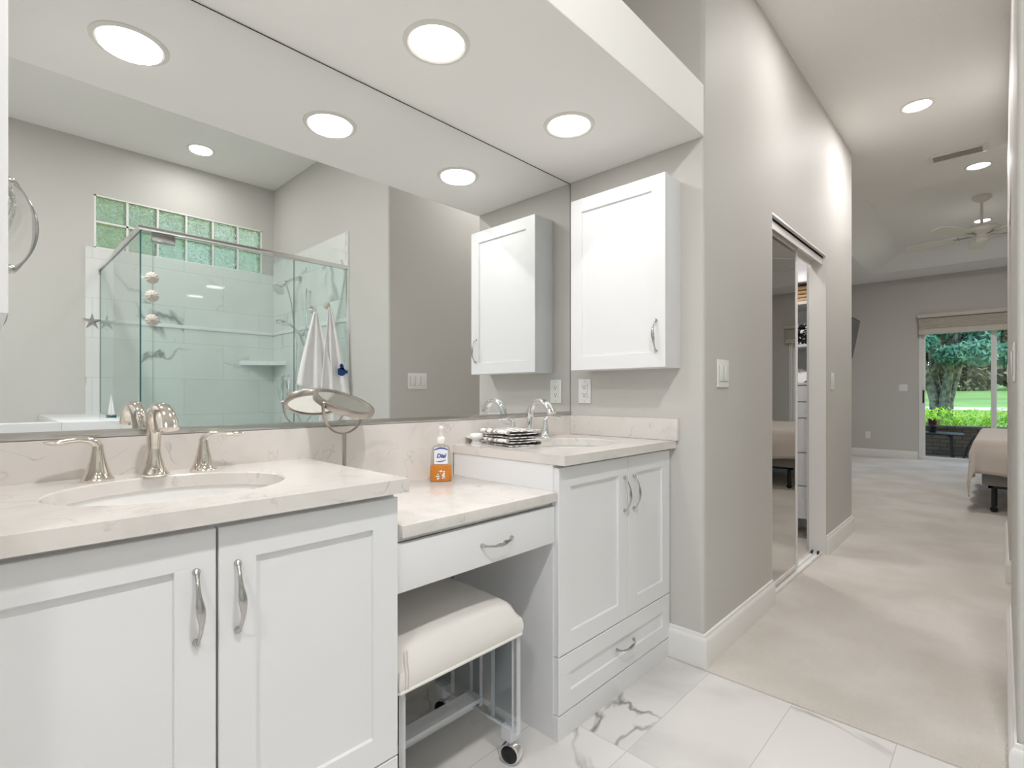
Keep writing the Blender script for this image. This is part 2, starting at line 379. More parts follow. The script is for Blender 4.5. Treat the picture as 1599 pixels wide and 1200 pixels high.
mb = MB().box(2.1, 2.2, 5.2, 10.8, 0, 3.3); struct('wall_bedroom_right', mb, 'wall', smooth=False)
mb = MB().box(-2.1, -.99, FY, FY + .15, 0, 3.3).box(1.15, 2.1, FY, FY + .15, 0, 3.3).box(-.99, 1.15, FY, FY + .15, 2.18, 3.3)
struct('wall_far', mb, 'wall', smooth=False)
# ceilings
mb = MB().box(-1.6, 2.1, -1.9, PY + .02, BC, 3.4); struct('ceiling.001', mb, 'ceiling', smooth=False)
mb = MB().box(-1.0, .2, PY + .02, 5.35, HC, 3.4); struct('ceiling.002', mb, 'ceiling', smooth=False)
mb = MB()
tx0, tx1, ty0, ty1 = -1.51, 1.6, 6.1, 9.98
zc_, zt_ = 3.0, 3.2
mb.box(-2.1, tx0, 4.7, 10.8, zc_, 3.4).box(tx1, 2.2, 4.7, 10.8, zc_, 3.4).box(tx0, tx1, 5.35, ty0, zc_, 3.4).box(tx0, tx1, ty1, 10.8, zc_, 3.4)
s_ = .45
mb.quad((tx0, ty0, zc_), (tx0, ty1, zc_), (tx0 + s_, ty1 - s_, zt_), (tx0 + s_, ty0 + s_, zt_)).quad((tx1, ty0, zc_), (tx1, ty1, zc_), (tx1 - s_, ty1 - s_, zt_), (tx1 - s_, ty0 + s_, zt_))
mb.quad((tx0, ty0, zc_), (tx1, ty0, zc_), (tx1 - s_, ty0 + s_, zt_), (tx0 + s_, ty0 + s_, zt_)).quad((tx0, ty1, zc_), (tx1, ty1, zc_), (tx1 - s_, ty1 - s_, zt_), (tx0 + s_, ty1 - s_, zt_))
mb.box(tx0, tx1, ty0, ty1, zt_ + .001, 3.4)
struct('ceiling.003', mb, 'ceiling', smooth=False)
mb = MB().box(-2.1, -1.0, 4.61, 5.35, zc_, 3.4).box(.13, 2.2, 5.2, 5.35, zc_, 3.4); struct('ceiling.004', mb, 'ceiling', smooth=False)
mb = MB().box(MX, W, -.11, E_, SOF, 2.285, bev=.006, seg=3); struct('ceiling_soffit', mb, 'soffit', angle=50)
# baseboards
BP = [(0, 0), (.016, 0), (.016, .1), (.012, .112), (.008, .116), (.006, .128), (0, .13)]
def baseboard(name, p0, p1, nrm, h=1.0, miter=(0, 0)):
    p0, p1, nr = Vector(p0), Vector(p1), Vector(nrm); d = (p1 - p0).normalized(); mb = MB()
    a = [mb.bm.verts.new((*(p0 + nr * x - d * x * miter[0]), z * h)) for x, z in BP]; b = [mb.bm.verts.new((*(p1 + nr * x + d * x * miter[1]), z * h)) for x, z in BP]
    n = len(BP); mb.bm.faces.new(a); mb.bm.faces.new(list(reversed(b)))
    for i in range(n): mb.bm.faces.new((a[i], a[(i + 1) % n], b[(i + 1) % n], b[i]))
    return struct(name, mb, 'trim', angle=30)
baseboard('baseboard_end', (-.986, E_), (W, E_), (0, -1), miter=(0, 1))
baseboard('baseboard_hall_left', (W, E_), (W, 2.79), (1, 0), miter=(1, 0))
baseboard('baseboard_hall_left.001', (W, 3.895), (W, 4.713), (1, 0), miter=(0, 1))
baseboard('baseboard_bedroom_front', (W, 4.713), (-2, 4.713), (0, 1), miter=(1, 0))
baseboard('baseboard_right', (RX, PY), (RX, 3.19), (-1, 0), miter=(1, 0))
baseboard('baseboard_right.001', (RX, 4.03), (RX, 5.3), (-1, 0), miter=(1, 1))
baseboard('baseboard_right.002', (RX, 4.03), (RX + .1, 4.03), (0, -1), miter=(1, 0))
baseboard('baseboard_shower_end', (RX, PY), (.57, PY), (0, -1), miter=(1, 0))
baseboard('baseboard_far', (-2, FY), (-1.0, FY), (0, -1))
baseboard('baseboard_bedroom_left', (-2, 4.713), (-2, FY), (1, 0))
baseboard('baseboard_bedroom_right', (2.1, 5.3), (2.1, FY), (-1, 0))
baseboard('baseboard_bedroom_front.001', (RX, 5.3), (2.1, 5.3), (0, 1), miter=(1, 0))

# ------------------------------------------------------------------ recessed lamps
def area(name, loc, size, energy, color=(1, .985, .985), parent=None, rot=(0, 0, 0)):
    d = bpy.data.lights.new(name, 'AREA'); d.shape = 'DISK'; d.size = size; d.energy = energy * LAMP; d.color = color
    o = bpy.data.objects.new(name, d); COL.objects.link(o); o.location = loc; o.rotation_euler = rot
    if parent is not None: o.parent = parent
    return o
def downlight(x, y, z, label, group, power, r=.095):
    t = thing('recessed_light', label, 'ceiling light', (x, y, z), group)
    k = r / .095
    tr = MB().lathe([(.078 * k, .004), (.078 * k, -.003), (.083 * k, -.006), (.095 * k, -.003), (.096 * k, 0), (.096 * k, .004)], (x, y, z), seg=40)
    obj('trim_ring', tr, 'lamptrim', t, norm=False)
    obj('lens', MB().lathe([(0, -.0035), (.07 * k, -.003), (.0785 * k, -.001)], (x, y, z), seg=40), 'lamp', t)
    area('bulb', (0, 0, -.012), .15 * k, power, parent=t)
    return t
for i, (yy, lb) in enumerate([(.305, 'white round recessed light in the soffit above the left sink, nearest the left end wall'),
                              (.914, 'white round recessed light in the middle of the soffit above the makeup desk'),
                              (1.537, 'white round recessed light in the soffit beside the right wall cabinet')]):
    downlight(-1.175, yy, SOF, lb, 'recessed lights in the vanity soffit', 1.2, .095)
downlight(1.554, 1.215, BC, 'round recessed light in the ceiling over the shower, seen in the mirror', 'recessed lights in the bathroom ceiling', 3.2)
downlight(.2, .35, BC, 'round recessed light in the bathroom ceiling in front of the shower glass', 'recessed lights in the bathroom ceiling', 19)
downlight(.2, -1.1, BC, 'unseen round fill light added in the bathroom ceiling near the rear wall', 'recessed lights in the bathroom ceiling', 14)  # extra lamp out of view, added to brighten the room from behind
downlight(1.35, -.7, BC, 'unseen round fill light added in the bathroom ceiling over the tub', 'recessed lights in the bathroom ceiling', 3)  # another added lamp out of view, lifts the light on the tub side
downlight(-.397, 4.22, HC, 'bright round recessed light in the hall ceiling, nearest the camera', 'recessed lights along the hall', 7, .09)
downlight(-.40, 2.75, HC, 'round fill light added in the hall ceiling above the closet door', 'recessed lights along the hall', 4, .09)  # invented lamp, added to light the near part of the hall
downlight(-.142, 5.84, zc_, 'round recessed light in the ceiling just beyond the air vent', 'recessed lights along the hall', 11, .09)
downlight(-.172, 8.51, zt_, 'round recessed light in the raised bedroom ceiling behind the fan rod', 'recessed lights along the hall', 14, .09)
downlight(-1.3, 3.75, 2.6, 'round recessed light in the closet ceiling', 'closet lights', 7, .09)

# ------------------------------------------------------------------ vanity mirror
t = thing('wall_mirror', 'huge frameless vanity mirror covering the wall from backsplash to soffit', 'mirror', (MX, .93, .97))
obj('mirror_glass', MB().box(MX + .001, MX + .006, -.108, E_ - .004, .984, SOF - .004), ['mirror'], t, smooth=False)
obj('edge_seal', MB().box(MX + .0005, MX + .0055, -.108, E_ - .001, SOF - .0038, SOF - .0005).box(MX + .0005, MX + .0055, E_ - .0038, E_ - .0005, .984, SOF - .001), 'black_edge', t, smooth=False)
obj('bottom_channel', MB().box(MX + .001, MX + .012, -.108, E_ - .002, .9715, .989, bev=.0015), 'alu', t)

# ------------------------------------------------------------------ counters
def counter(x0, x1, y0, y1, z0, z1, hole=None):
    mb = MB()
    if not hole: return mb.box(x0, x1, y0, y1, z0, z1, bev=.002)
    cx, cy, ax, ay = hole; N = 96; bm = mb.bm
    angs = [2 * PI * k / N for k in range(N)]
    for cxn in ((x0, y0), (x1, y0), (x1, y1), (x0, y1)): angs.append(math.atan2(cxn[1] - cy, cxn[0] - cx) % (2 * PI))
    angs = sorted(set(round(a, 6) for a in angs))
    def rect(a):
        dx, dy = math.cos(a), math.sin(a); ts = []
        if dx > 1e-9: ts.append((x1 - cx) / dx)
        if dx < -1e-9: ts.append((x0 - cx) / dx)
        if dy > 1e-9: ts.append((y1 - cy) / dy)
        if dy < -1e-9: ts.append((y0 - cy) / dy)
        t_ = min(ts); return cx + dx * t_, cy + dy * t_
    def ell(a, g=0):
        dx, dy = math.cos(a), math.sin(a); t_ = 1 / math.sqrt((dx / (ax + g)) ** 2 + (dy / (ay + g)) ** 2); return cx + dx * t_, cy + dy * t_
    loops = []
    for z, f in ((z1, rect), (z1, lambda a: ell(a, .003)), (z1 - .003, lambda a: ell(a)), (z0, lambda a: ell(a)), (z0, rect)):
        loops.append([bm.verts.new((*f(a), z)) for a in angs])
    n = len(angs)
    for i in range(5):
        A, B = loops[i], loops[(i + 1) % 5]
        for k in range(n): bm.faces.new((A[k], A[(k + 1) % n], B[(k + 1) % n], B[k]))
    return mb
CX1 = -.957; BS = MX + .02
SK = (-1.227, .172, .207)
yl, yr = .283, 1.60
o = obj('countertop', counter(BS, CX1, -.106, .668, CT - .03, CT, (SK[0], yl, SK[1], SK[2])), 'quartz', angle=30)
tag(o, 'white veined quartz countertop with an oval sink cutout, the nearer one at the left', 'countertop', 'quartz countertops')
o = obj('countertop', counter(BS, CX1, 1.23, E_ - .001, CT - .03, CT, (SK[0], yr, SK[1], SK[2])), 'quartz', angle=30)
tag(o, 'white veined quartz countertop with an oval sink cutout, the farther one under the wall cabinet', 'countertop', 'quartz countertops')
o = obj('countertop', counter(BS, -.988, .672, 1.231, .74, .769), 'quartz', angle=30)
tag(o, 'lower white quartz desk top between the two sink cabinets', 'countertop')
mb = MB().prism([(-.108, CT - .03), (.669, CT - .03), (.669, .741), (1.2295, .741), (1.2295, CT - .03), (E_ - .0005, CT - .03), (E_ - .0005, .9706), (-.108, .9706)], MX + .0005, BS, plane='yz')
o = obj('backsplash', mb, 'quartz', smooth=False); tag(o, 'long white veined quartz backsplash under the big mirror', 'backsplash')
o = obj('side_splash', MB().box(BS + .0005, -.944, E_ - .02, E_ - .0005, CT + .0005, .9706, bev=.0015), 'quartz'); tag(o, 'short quartz side splash on the wall below the outlet', 'backsplash')

def sink(yc, label):
    t = thing('sink', label, 'sink', (SK[0], yc, CT - .16), 'oval undermount sinks')
    a, b = SK[1] + .008, SK[2] + .008; z1 = CT - .0305
    prof = [(1.09, 0), (1.0, 0), (.985, -.02), (.95, -.055), (.86, -.092), (.66, -.118), (.35, -.13), (.1, -.134)]
    out = [(.1, -.142), (.4, -.139), (.72, -.127), (.93, -.1), (1.03, -.055), (1.09, -.012), (1.09, 0)]
    obj('bowl', MB().lathe(prof + out, (SK[0], yc, z1), seg=56, sx=a, sy=b), 'ceramic', t)
    obj('drain', MB().lathe([(0, -.131), (.018, -.131), (.022, -.1285), (.024, -.131), (.024, -.145), (0, -.145)], (SK[0], yc, z1), seg=24), 'nickel', t)
sink(yl, 'white oval undermount sink in the nearer countertop')
sink(yr, 'white oval undermount sink in the farther countertop, behind the folded cloths')

def faucet(yc, metal, where):
    x = -1.42; fin = 'chrome' if 'chrome' in metal else 'nickel'
    t = thing('faucet', metal + ' arched faucet with two lever handles at ' + where, 'faucet', (x, yc, CT), 'widespread sink faucets')
    sp = obj('spout_base', MB().lathe([(0, 0), (.031, 0), (.032, .004), (.027, .008), (.022, .02), (.016, .042), (.0135, .06), (.013, .07)], (x, yc, CT), seg=32), fin, t)
    pts = []; rr = []; fl = []
    P_ = [(0, .062, .0135), (.0, .085, .0145), (.002, .11, .0155), (.010, .134, .0165), (.028, .151, .0175), (.052, .159, .019), (.078, .155, .0205), (.098, .143, .0215), (.112, .125, .0225), (.119, .112, .023)]
    for dx, dz, r in P_: pts.append((x + dx, yc, CT + dz)); rr.append(r); fl.append(.62 if dx > .03 else .62 + (.03 - dx) / .03 * .38)
    # finer curve
    def cr(p, i, t):
        n = len(p); a, b, c, d = (p[max(i - 1, 0)], p[i], p[min(i + 1, n - 1)], p[min(i + 2, n - 1)])
        return .5 * ((2 * b) + (c - a) * t + (2 * a - 5 * b + 4 * c - d) * t * t + (3 * b - a - 3 * c + d) * t ** 3)
    V = [Vector(p) for p in pts]; Q = []; RR = []; FF = []
    for i in range(len(V) - 1):
        for k in range(4):
            Q.append(cr(V, i, k / 4)); RR.append(cr(rr, i, k / 4)); FF.append(cr(fl, i, k / 4))
    Q.append(V[-1]); RR.append(rr[-1]); FF.append(fl[-1])
    obj('spout', MB().tube(Q, RR, seg=24, flat=FF, up=(1, 0, 0)), fin, t)
    for s, side in ((-1, 'left'), (1, 'right')):
        yh = yc + s * .102
        h = obj('handle', MB().lathe([(0, 0), (.029, 0), (.030, .004), (.026, .008), (.021, .02), (.0145, .045), (.0115, .062), (.0105, .07), (.0105, .078), (0, .079)], (x, yh, CT), seg=32), fin, t)
        lp = [(0, 0, .074), (.001, s * .004, .082), (.003, s * .014, .089), (.006, s * .03, .0915), (.009, s * .045, .0905), (.012, s * .06, .0885), (.014, s * .075, .088), (.016, s * .088, .0895)]
        lr = [.0095, .0098, .0095, .009, .0098, .0125, .012, .004]; lf = [1, .95, .8, .68, .58, .5, .5, .5]
        obj('lever', MB().tube([(x + a, yh + b_, CT + c) for a, b_, c in lp], lr, seg=16, flat=lf, up=(0, 0, 1)), fin, h)
faucet(yl, 'polished nickel', 'the nearer sink')
faucet(yr - .01, 'polished chrome', 'the farther sink')

# ------------------------------------------------------------------ cabinets
def shaker(plane, a0, a1, z0, z1, face, thick=.02, fr=.062, rec=.008, sgn=1):
    """shaker door: frame and recessed panel in one mesh; plane 'x': faces +X at x=face, spans Y; plane 'y': faces -Y"""
    mb = MB(); bm = mb.bm
    def P(a, z, d):
        return (face - d, a, z) if plane == 'x' else ((a, face + d, z) if plane == 'y' else (a, face - d, z))
    loops = []
    for off, d in ((0, thick), (0, .0015), (.0015, 0), (fr, 0), (fr + .0015, rec), ):
        loops.append([bm.verts.new(P(a, z, d)) for a, z in ((a0 + off, z0 + off), (a1 - off, z0 + off), (a1 - off, z1 - off), (a0 + off, z1 - off))])
    for A, B in zip(loops, loops[1:]):
        for k in range(4): bm.faces.new((A[k], A[(k + 1) % 4], B[(k + 1) % 4], B[k]))
    bm.faces.new(loops[-1]); bm.faces.new(list(reversed(loops[0])))
    return mb
def pull(c, along='z', out=(1, 0, 0), L=.125):
    """curved bar pull with a flattened belly and two round feet"""
    mb = MB(); c = Vector(c); out = Vector(out); al = Vector({'z': (0, 0, 1), 'y': (0, 1, 0)}[along])
    side = out.cross(al)
    n = 28; pts = []; rs = []; fl = []
    for i in range(n + 1):
        t = i / n * 2 - 1; a = t * L / 2
        d = .004 + .024 * (1 - abs(t) ** 2.4)
        sw = math.sin(t * PI) * .0022
        pts.append(c + al * a + out * d + side * sw)
        rs.append(.0032 + .0040 * math.exp(-(t / .36) ** 2) + .0018 * math.exp(-((abs(t) - .97) / .08) ** 2)); fl.append(.75 if abs(t) > .8 else .55)
    mb.tube(pts, rs, seg=12, flat=fl, up=tuple(out))
    for s in (-1, 1): mb.lathe([(0, 0), (.0060, 0), (.0063, .003), (.0050, .007), (0, .009)], c + al * s * (L / 2 - .003), tuple(out), seg=16)
    return mb
FX = -.984
def base_cabinet(y0, y1, split, label, hy, zt=.838):
    t = thing('sink_cabinet', label, 'cabinet', ((MX + FX) / 2, (y0 + y1) / 2, 0), 'white shaker sink cabinets')
    bx = FX - .0205
    mb = MB()   # carcass: side panels, bottom, back rail, kick board
    mb.box(BS, bx, y0, y0 + .018, 0, .851).box(BS, bx, y1 - .018, y1, 0, .851).box(BS, bx, y0 + .018, y1 - .018, .055, .073)
    mb.box(BS, BS + .012, y0 + .018, y1 - .018, .073, .851).box(bx - .018, bx, y0 + .018, y1 - .018, .836, .851).box(bx - .018, bx, y0 + .018, y1 - .018, .247, .262)
    mb.box(bx, FX, y0, y1, 0, .0735, bev=.001)
    obj('carcass', mb, 'cab', t, smooth=False)
    for a0, a1, hyy in ((y0 + .004, split - .002, hy[0]), (split + .002, y1 - .002, hy[1])):
        d = obj('door', shaker('x', a0, a1, .258, zt, FX), 'cab', t, smooth=False)
        obj('handle', pull((FX, hyy, .7105)), 'pull', d)
    d = obj('drawer', shaker('x', y0 + .004, y1 - .002, .077, .254, FX, fr=.058), 'cab', t, smooth=False)
    obj('handle', pull((FX, (y0 + y1) / 2 + .02, .166), 'y', L=.118), 'pull', d)
    return t
base_cabinet(-.104, .658, .2885, 'white shaker sink cabinet with two doors, the nearer one left of the desk', (.2555, .3205))
base_cabinet(1.2325, 1.965, 1.6405, 'white shaker sink cabinet with two doors, the farther one beside the hall', (1.613, 1.677), .842)
t = thing('drawer_unit', 'white flat-front drawer under the lower desk top between the cabinets', 'drawer', (-1.2, .948, .60))
mb = MB().box(BS + .002, -1.018, .662, .68, .64, .738).box(BS + .002, -1.018, 1.214, 1.2315, .64, .738).box(BS + .002, BS + .018, .68, 1.216, .64, .738).box(BS + .002, -1.018, .68, 1.216, .64, .65).box(-1.034, -1.012, .662, 1.2315, .727, .739)
obj('drawer_box', mb, 'cab', t, smooth=False)
d = obj('drawer_front', MB().box(-1.017, -.997, .663, 1.2312, .613, .7245, bev=.0012), 'cab', t)
obj('handle', pull((-.997, .982, .668), 'y', L=.118), 'pull', d)

def wall_cabinet(y0, y1, label, sgn, hx=None):
    x0, x1 = -1.39, -.936; z0, z1 = 1.176, 1.929
    t = thing('wall_cabinet', label, 'cabinet', ((x0 + x1) / 2, (y0 + y1) / 2, z0), 'white shaker wall cabinets')
    if sgn < 0:
        obj('cabinet_body', MB().box(x0 + .002, x1 - .002, y0 + .0225, y1 - .0005, z0, z1, bev=.001), 'cab', t)
        d = obj('door', shaker('y', x0, x1, z0, z1, y0, fr=.058), 'cab', t, smooth=False)
        obj('handle', pull((-.974, y0, 1.30), out=(0, -1, 0)), 'pull', d)
    else:
        obj('cabinet_body', MB().box(x0 + .002, x1 - .002, y0 + .0005, y1 - .0225, z0, z1, bev=.001), 'cab', t)
        d = obj('door', shaker('Y', x0, x1, z0, z1, y1, fr=.058), 'cab', t, smooth=False)
        obj('handle', pull((-.974, y1, 1.30), out=(0, 1, 0)), 'pull', d)
wall_cabinet(1.8314, E_, 'white shaker wall cabinet hanging above the farther sink', -1)
wall_cabinet(-.11, .028, 'white shaker wall cabinet on the left end wall, cut off by the frame', 1)

# ------------------------------------------------------------------ switches and outlets
def plate(name, label, cat, c, nrm, w, h, kind, n=1, group=None):
    """wall plate; kind 'outlet' | 'toggle' | 'rocker'"""
    nrm = Vector(nrm); up = Vector((0, 0, 1)); r = up.cross(nrm)
    q = Matrix((r, up, nrm)).transposed().to_4x4(); q = Matrix.Translation(Vector(c)) @ q
    t = thing(name, label, cat, c, group)
    obj('plate', MB().box(-w / 2, w / 2, -h / 2, h / 2, .0005, .006, bev=.002).xf(q), 'plastic', t)
    for k in range(n):
        x = (k - (n - 1) / 2) * .046
        if kind == 'outlet':
            obj('receptacle', MB().box(x - .017, x + .017, -.034, .034, .0055, .0085, bev=.001).xf(q), 'plastic', t)
            s = MB()
            for zz in (-.018, .018):
                s.box(x - .0085, x - .0062, zz, zz + .009, .008, .0089).box(x + .0058, x + .008, zz, zz + .008, .008, .0089)
                s.lathe([(0, 0), (.003, 0), (.003, .0006), (0, .0006)], (x, zz - .006, .0083), seg=10)
            s.box(x - .002, x + .002, .045, .048, .0058, .0064).box(x - .002, x + .002, -.048, -.045, .0058, .0064)
            obj('slots', s.xf(q), 'slot', t, smooth=False)
        elif kind == 'toggle':
            R = Matrix.Rotation(math.radians(-28), 4, 'X')
            obj('toggle', MB().box(x - .008, x + .008, -.013, .013, .0055, .0075, bev=.0008).box(-.005 + x, .005 + x, -.006, .006, .004, .022, bev=.0015, rot=R).xf(q), 'plastic', t)
        else:
            obj('rocker', MB().box(x - .0165, x + .0165, -.033, .033, .005, .0095, bev=.0015, rot=Matrix.Rotation(math.radians(3), 4, 'X')).xf(q), 'plastic', t)
            obj('gap', MB().box(x - .018, x + .018, -.0345, -.0335, .0055, .0068).box(x - .018, x - .0172, -.034, .034, .0055, .0068).box(x + .0172, x + .018, -.034, .034, .0055, .0068).xf(q), 'slot', t, smooth=False)
    return t
plate('wall_outlet', 'white duplex outlet on the wall just below the farther wall cabinet', 'outlet', (-1.41, E_, 1.085), (0, -1, 0), .07, .114, 'outlet')
plate('light_switch', 'white double rocker switch on the hall wall left of the closet', 'light switch', (W, 2.15, 1.157), (1, 0, 0), .116, .114, 'rocker', 2)
plate('light_switch', 'white single rocker switch on the hall wall beyond the closet opening', 'light switch', (W, 4.06, 1.16), (1, 0, 0), .07, .114, 'rocker', 1)
plate('light_switch', 'white triple switch plate on the right wall, seen in the vanity mirror', 'light switch', (RX, 2.175, 1.165), (-1, 0, 0), .163, .114, 'rocker', 3)
plate('light_switch', 'white single switch at the right edge, on the wall beyond the doorway', 'light switch', (RX, 4.5, 1.2), (-1, 0, 0), .07, .114, 'toggle', 1)
plate('light_switch', 'white double switch on the far bedroom wall beside the sliding door', 'light switch', (-1.19, FY, 1.18), (0, -1, 0), .116, .114, 'toggle', 2)
plate('wall_outlet', 'small white outlet low on the far bedroom wall', 'outlet', (-1.68, FY, .367), (0, -1, 0), .07, .114, 'outlet')

# ------------------------------------------------------------------ stool
t = thing('vanity_stool', 'white upholstered stool on clear acrylic legs with chrome casters, tucked under the desk', 'stool', (-1.19, .88, 0))
sx0, sx1, sy0, sy1 = -1.395, -1.0, .672, 1.083
def cush(u, v):
    return None
mb = MB(); bm_ = bmesh.new(); bmesh.ops.create_cube(bm_, size=1)
bmesh.ops.subdivide_edges(bm_, edges=bm_.edges[:], cuts=27, use_grid_fill=True)
for v in bm_.verts:
    x, y, z = v.co.x * 2, v.co.y * 2, v.co.z * 2
    hx, hy = (sx1 - sx0) / 2, (sy1 - sy0) / 2; m = max(abs(x), abs(y)); rr = .042; top = .478
    if z > .999:
        ex, ey = hx * (1 - abs(x)), hy * (1 - abs(y)); d = min(rr, math.hypot(max(0, rr - ex), max(0, rr - ey)))
        zz = top - rr + math.sqrt(max(0, rr * rr - d * d)) + .012 * (1 - x * x) * (1 - y * y) - .008 * (x * x * y * y)
    else: zz = .378 + (z + 1) / 2 * (top - rr - .378 - .008 * (x * x * y * y))
    bulge = .005 * (1 - z * z) if m > .999 else 0
    v.co = ((sx0 + sx1) / 2 + x * hx + (math.copysign(bulge, x) if abs(x) > .999 else 0), (sy0 + sy1) / 2 + y * hy + (math.copysign(bulge, y) if abs(y) > .999 else 0), zz)
mb._merge(bm_)
obj('seat', mb, 'leather', t, angle=70)
def rrect(x0, x1, y0, y1, z, r=.02, n=5):
    P_ = []
    for cx, cy, a0 in ((x1 - r, y1 - r, 0), (x0 + r, y1 - r, 90), (x0 + r, y0 + r, 180), (x1 - r, y0 + r, 270)):
        for i in range(n + 1):
            a = math.radians(a0 + 90 * i / n); P_.append((cx + r * math.cos(a), cy + r * math.sin(a), z))
    return P_
obj('piping', MB().tube(rrect(sx0 - .002, sx1 + .002, sy0 - .002, sy1 + .002, .381, .006), .0042, seg=8, closed=True), 'leather', t)
obj('seam', MB().tube([(sx1 + .004, sy0 + .012, .385), (sx1 + .0065, sy0 + .012, .42), (sx1 + .001, sy0 + .013, .438), (sx1 - .010, sy0 + .018, .466)], .0009, seg=6)
    .tube([(sx1 + .004, sy0 + .020, .385), (sx1 + .0065, sy0 + .020, .42), (sx1 + .001, sy0 + .021, .438), (sx1 - .010, sy0 + .026, .468)], .0009, seg=6), 'seam', t)
for ys in (.69, 1.068):
    obj('side_panel', MB().box(-1.375, -1.015, ys + (.004 if ys < .8 else -.004) - .004, ys + (.004 if ys < .8 else -.004) + .004, .1, .376, bev=0, edge=1), ['acrylic', 'acryl_edge'], t, smooth=False)
    yy = ys + (-.009 if ys < .8 else .009)
    for xa, xb in ((-1.385, -1.30), (-1.11, -1.005)):
        obj('leg', MB().box(xa, xb, yy - .008, yy + .008, .09, .376, bev=0, edge=1), ['acrylic', 'acryl_edge'], t, smooth=False)
    obj('center_post', MB().box(-1.215, -1.17, yy - .0, yy + .0 + .012 * (-1 if ys < .8 else 1), .1, .376, edge=1), ['acrylic', 'acryl_edge'], t, smooth=False)
obj('stretcher', MB().box(-1.22, -1.165, .675, 1.085, .118, .13, edge=1).box(-1.207, -1.195, .68, 1.08, .085, .118, edge=1), ['acryl_edge', 'acryl_edge'], t, smooth=False)
for xs in (-1.345, -1.035):
    for ys in (.69, 1.075):
        c = obj('caster', MB().box(xs - .02, xs + .02, ys - .02, ys + .02, .068, .108, bev=.003), 'acryl_edge', t)
        obj('stem', MB().lathe([(0, 0), (.004, 0), (.004, .04), (0, .04)], (xs, ys, .045), seg=12).box(xs - .012, xs + .012, ys - .004, ys + .004, .06, .066), 'chrome', c)
        a = Vector((.35, -1, 0)).normalized()
        cc = Vector((xs + .004, ys, .031))
        obj('wheel', MB().lathe([(0, -.019), (.026, -.019), (.029, -.016), (.031, -.01), (.031, .012), (.029, .017), (.022, .019), (0, .019)], cc, a, seg=32), 'chrome', c)
        for s in (-1, 1):
            obj('wheel_cap', MB().lathe([(0, .022), (.012, .0218), (.022, .0205), (.0255, .0185), (.0255, .0175)], cc, a * s, seg=28), 'black', c)

# ------------------------------------------------------------------ makeup mirror on the desk
mx, my = -1.40, .748
t = thing('makeup_mirror', 'round tilting magnifying mirror on a satin nickel stand, on the desk top', 'mirror', (mx, my, .769))
A = Vector((-.42, .907, 0)).normalized(); Hh = Vector((.907, .42, 0)).normalized(); tau = math.radians(-24)
Bv = Hh * math.cos(tau) + Vector((0, 0, math.sin(tau))); Nn = A.cross(Bv); Nn = Nn if Nn.z > 0 else -Nn
mc = Vector((mx, my, 1.043))
obj('base', MB().lathe([(0, 0), (.06, 0), (.062, .004), (.058, .009), (.02, .014), (.007, .02), (.007, .03)], (mx, my, .7695), seg=36), 'satin', t)
obj('stem', MB().tube([(mx, my, .78), (mx, my, .957)], .0055, seg=16), 'satin', t)
yk = []
for i in range(25):
    a = PI * i / 24; yk.append(mc + A * math.cos(a) * .093 + Vector((0, 0, -1)) * (math.sin(a) ** .8) * .088)
obj('yoke', MB().tube(yk, .0055, seg=10, flat=[.45] * 25, up=tuple(A)), 'satin', t)
obj('pivot_knob', MB().lathe([(0, 0), (.0075, 0), (.0075, .008), (.005, .012), (0, .012)], mc + A * .086, A, seg=14), 'satin', t)
obj('pivot_knob', MB().lathe([(0, 0), (.0075, 0), (.0075, .008), (.005, .012), (0, .012)], mc - A * .086, -A, seg=14), 'satin', t)
rim = [(.080, -.010), (.088, -.010), (.0895, -.006), (.0895, .006), (.088, .010), (.080, .010), (.080, .008), (.080, -.008), (.080, -.010)]
obj('rim', MB().lathe(rim, mc, Nn, seg=64), 'satin', t)
obj('mirror_face', MB().lathe([(0, .006), (.0803, .006)], mc, Nn, seg=64), 'mirror', t, norm=False)
obj('mirror_face', MB().lathe([(0, .006), (.0803, .006)], mc, -Nn, seg=64), 'mirror', t, norm=False)

# ------------------------------------------------------------------ soap bottle
bx_, by_ = -1.405, 1.112
t = thing('soap_bottle', 'clear pump bottle half full of orange soap on the desk top', 'soap bottle', (bx_, by_, .769))
view = math.atan2(-by_, -bx_)   # the label looks into the room
Rz = Matrix.Translation((bx_, by_, .7695)) @ Matrix.Rotation(math.radians(-38), 4, 'Z')
def ovalbody(zr, mb=None):
    mb = mb or MB(); rings = []; seg = 40
    for z, a, b in zr:
        rings.append([mb.bm.verts.new((b * math.copysign(abs(math.cos(2 * PI * k / seg)) ** .75, math.cos(2 * PI * k / seg)), a * math.copysign(abs(math.sin(2 * PI * k / seg)) ** .75, math.sin(2 * PI * k / seg)), z)) for k in range(seg)])
    for A_, B_ in zip(rings, rings[1:]):
        for k in range(seg): mb.bm.faces.new((A_[k], A_[(k + 1) % seg], B_[(k + 1) % seg], B_[k]))
    mb.bm.faces.new(list(reversed(rings[0]))); mb.bm.faces.new(rings[-1]); return mb
prof = [(0, .036, .022), (.004, .039, .024), (.05, .038, .023), (.09, .034, .021), (.115, .031, .019), (.122, .025, .016), (.126, .013, .013), (.134, .012, .012)]
obj('bottle_body', ovalbody(prof).xf(Rz), 'bottle', t, angle=60)
obj('liquid', ovalbody([(.002, .0345, .0205), (.005, .0375, .0225), (.05, .0365, .0215), (.056, .0360, .0212)]).xf(Rz), 'orange', t, angle=60)
obj('pump', MB().lathe([(0, 0), (.0135, 0), (.0145, .003), (.0145, .016), (.012, .021), (.007, .024), (.0055, .03), (.0055, .046), (.008, .048), (.0085, .056), (.006, .06), (0, .061)], (0, 0, .130), seg=24).tube([(0, 0, .186), (.02, 0, .187), (.032, 0, .183)], [.006, .0045, .004], seg=12).xf(Rz), 'plastic', t)
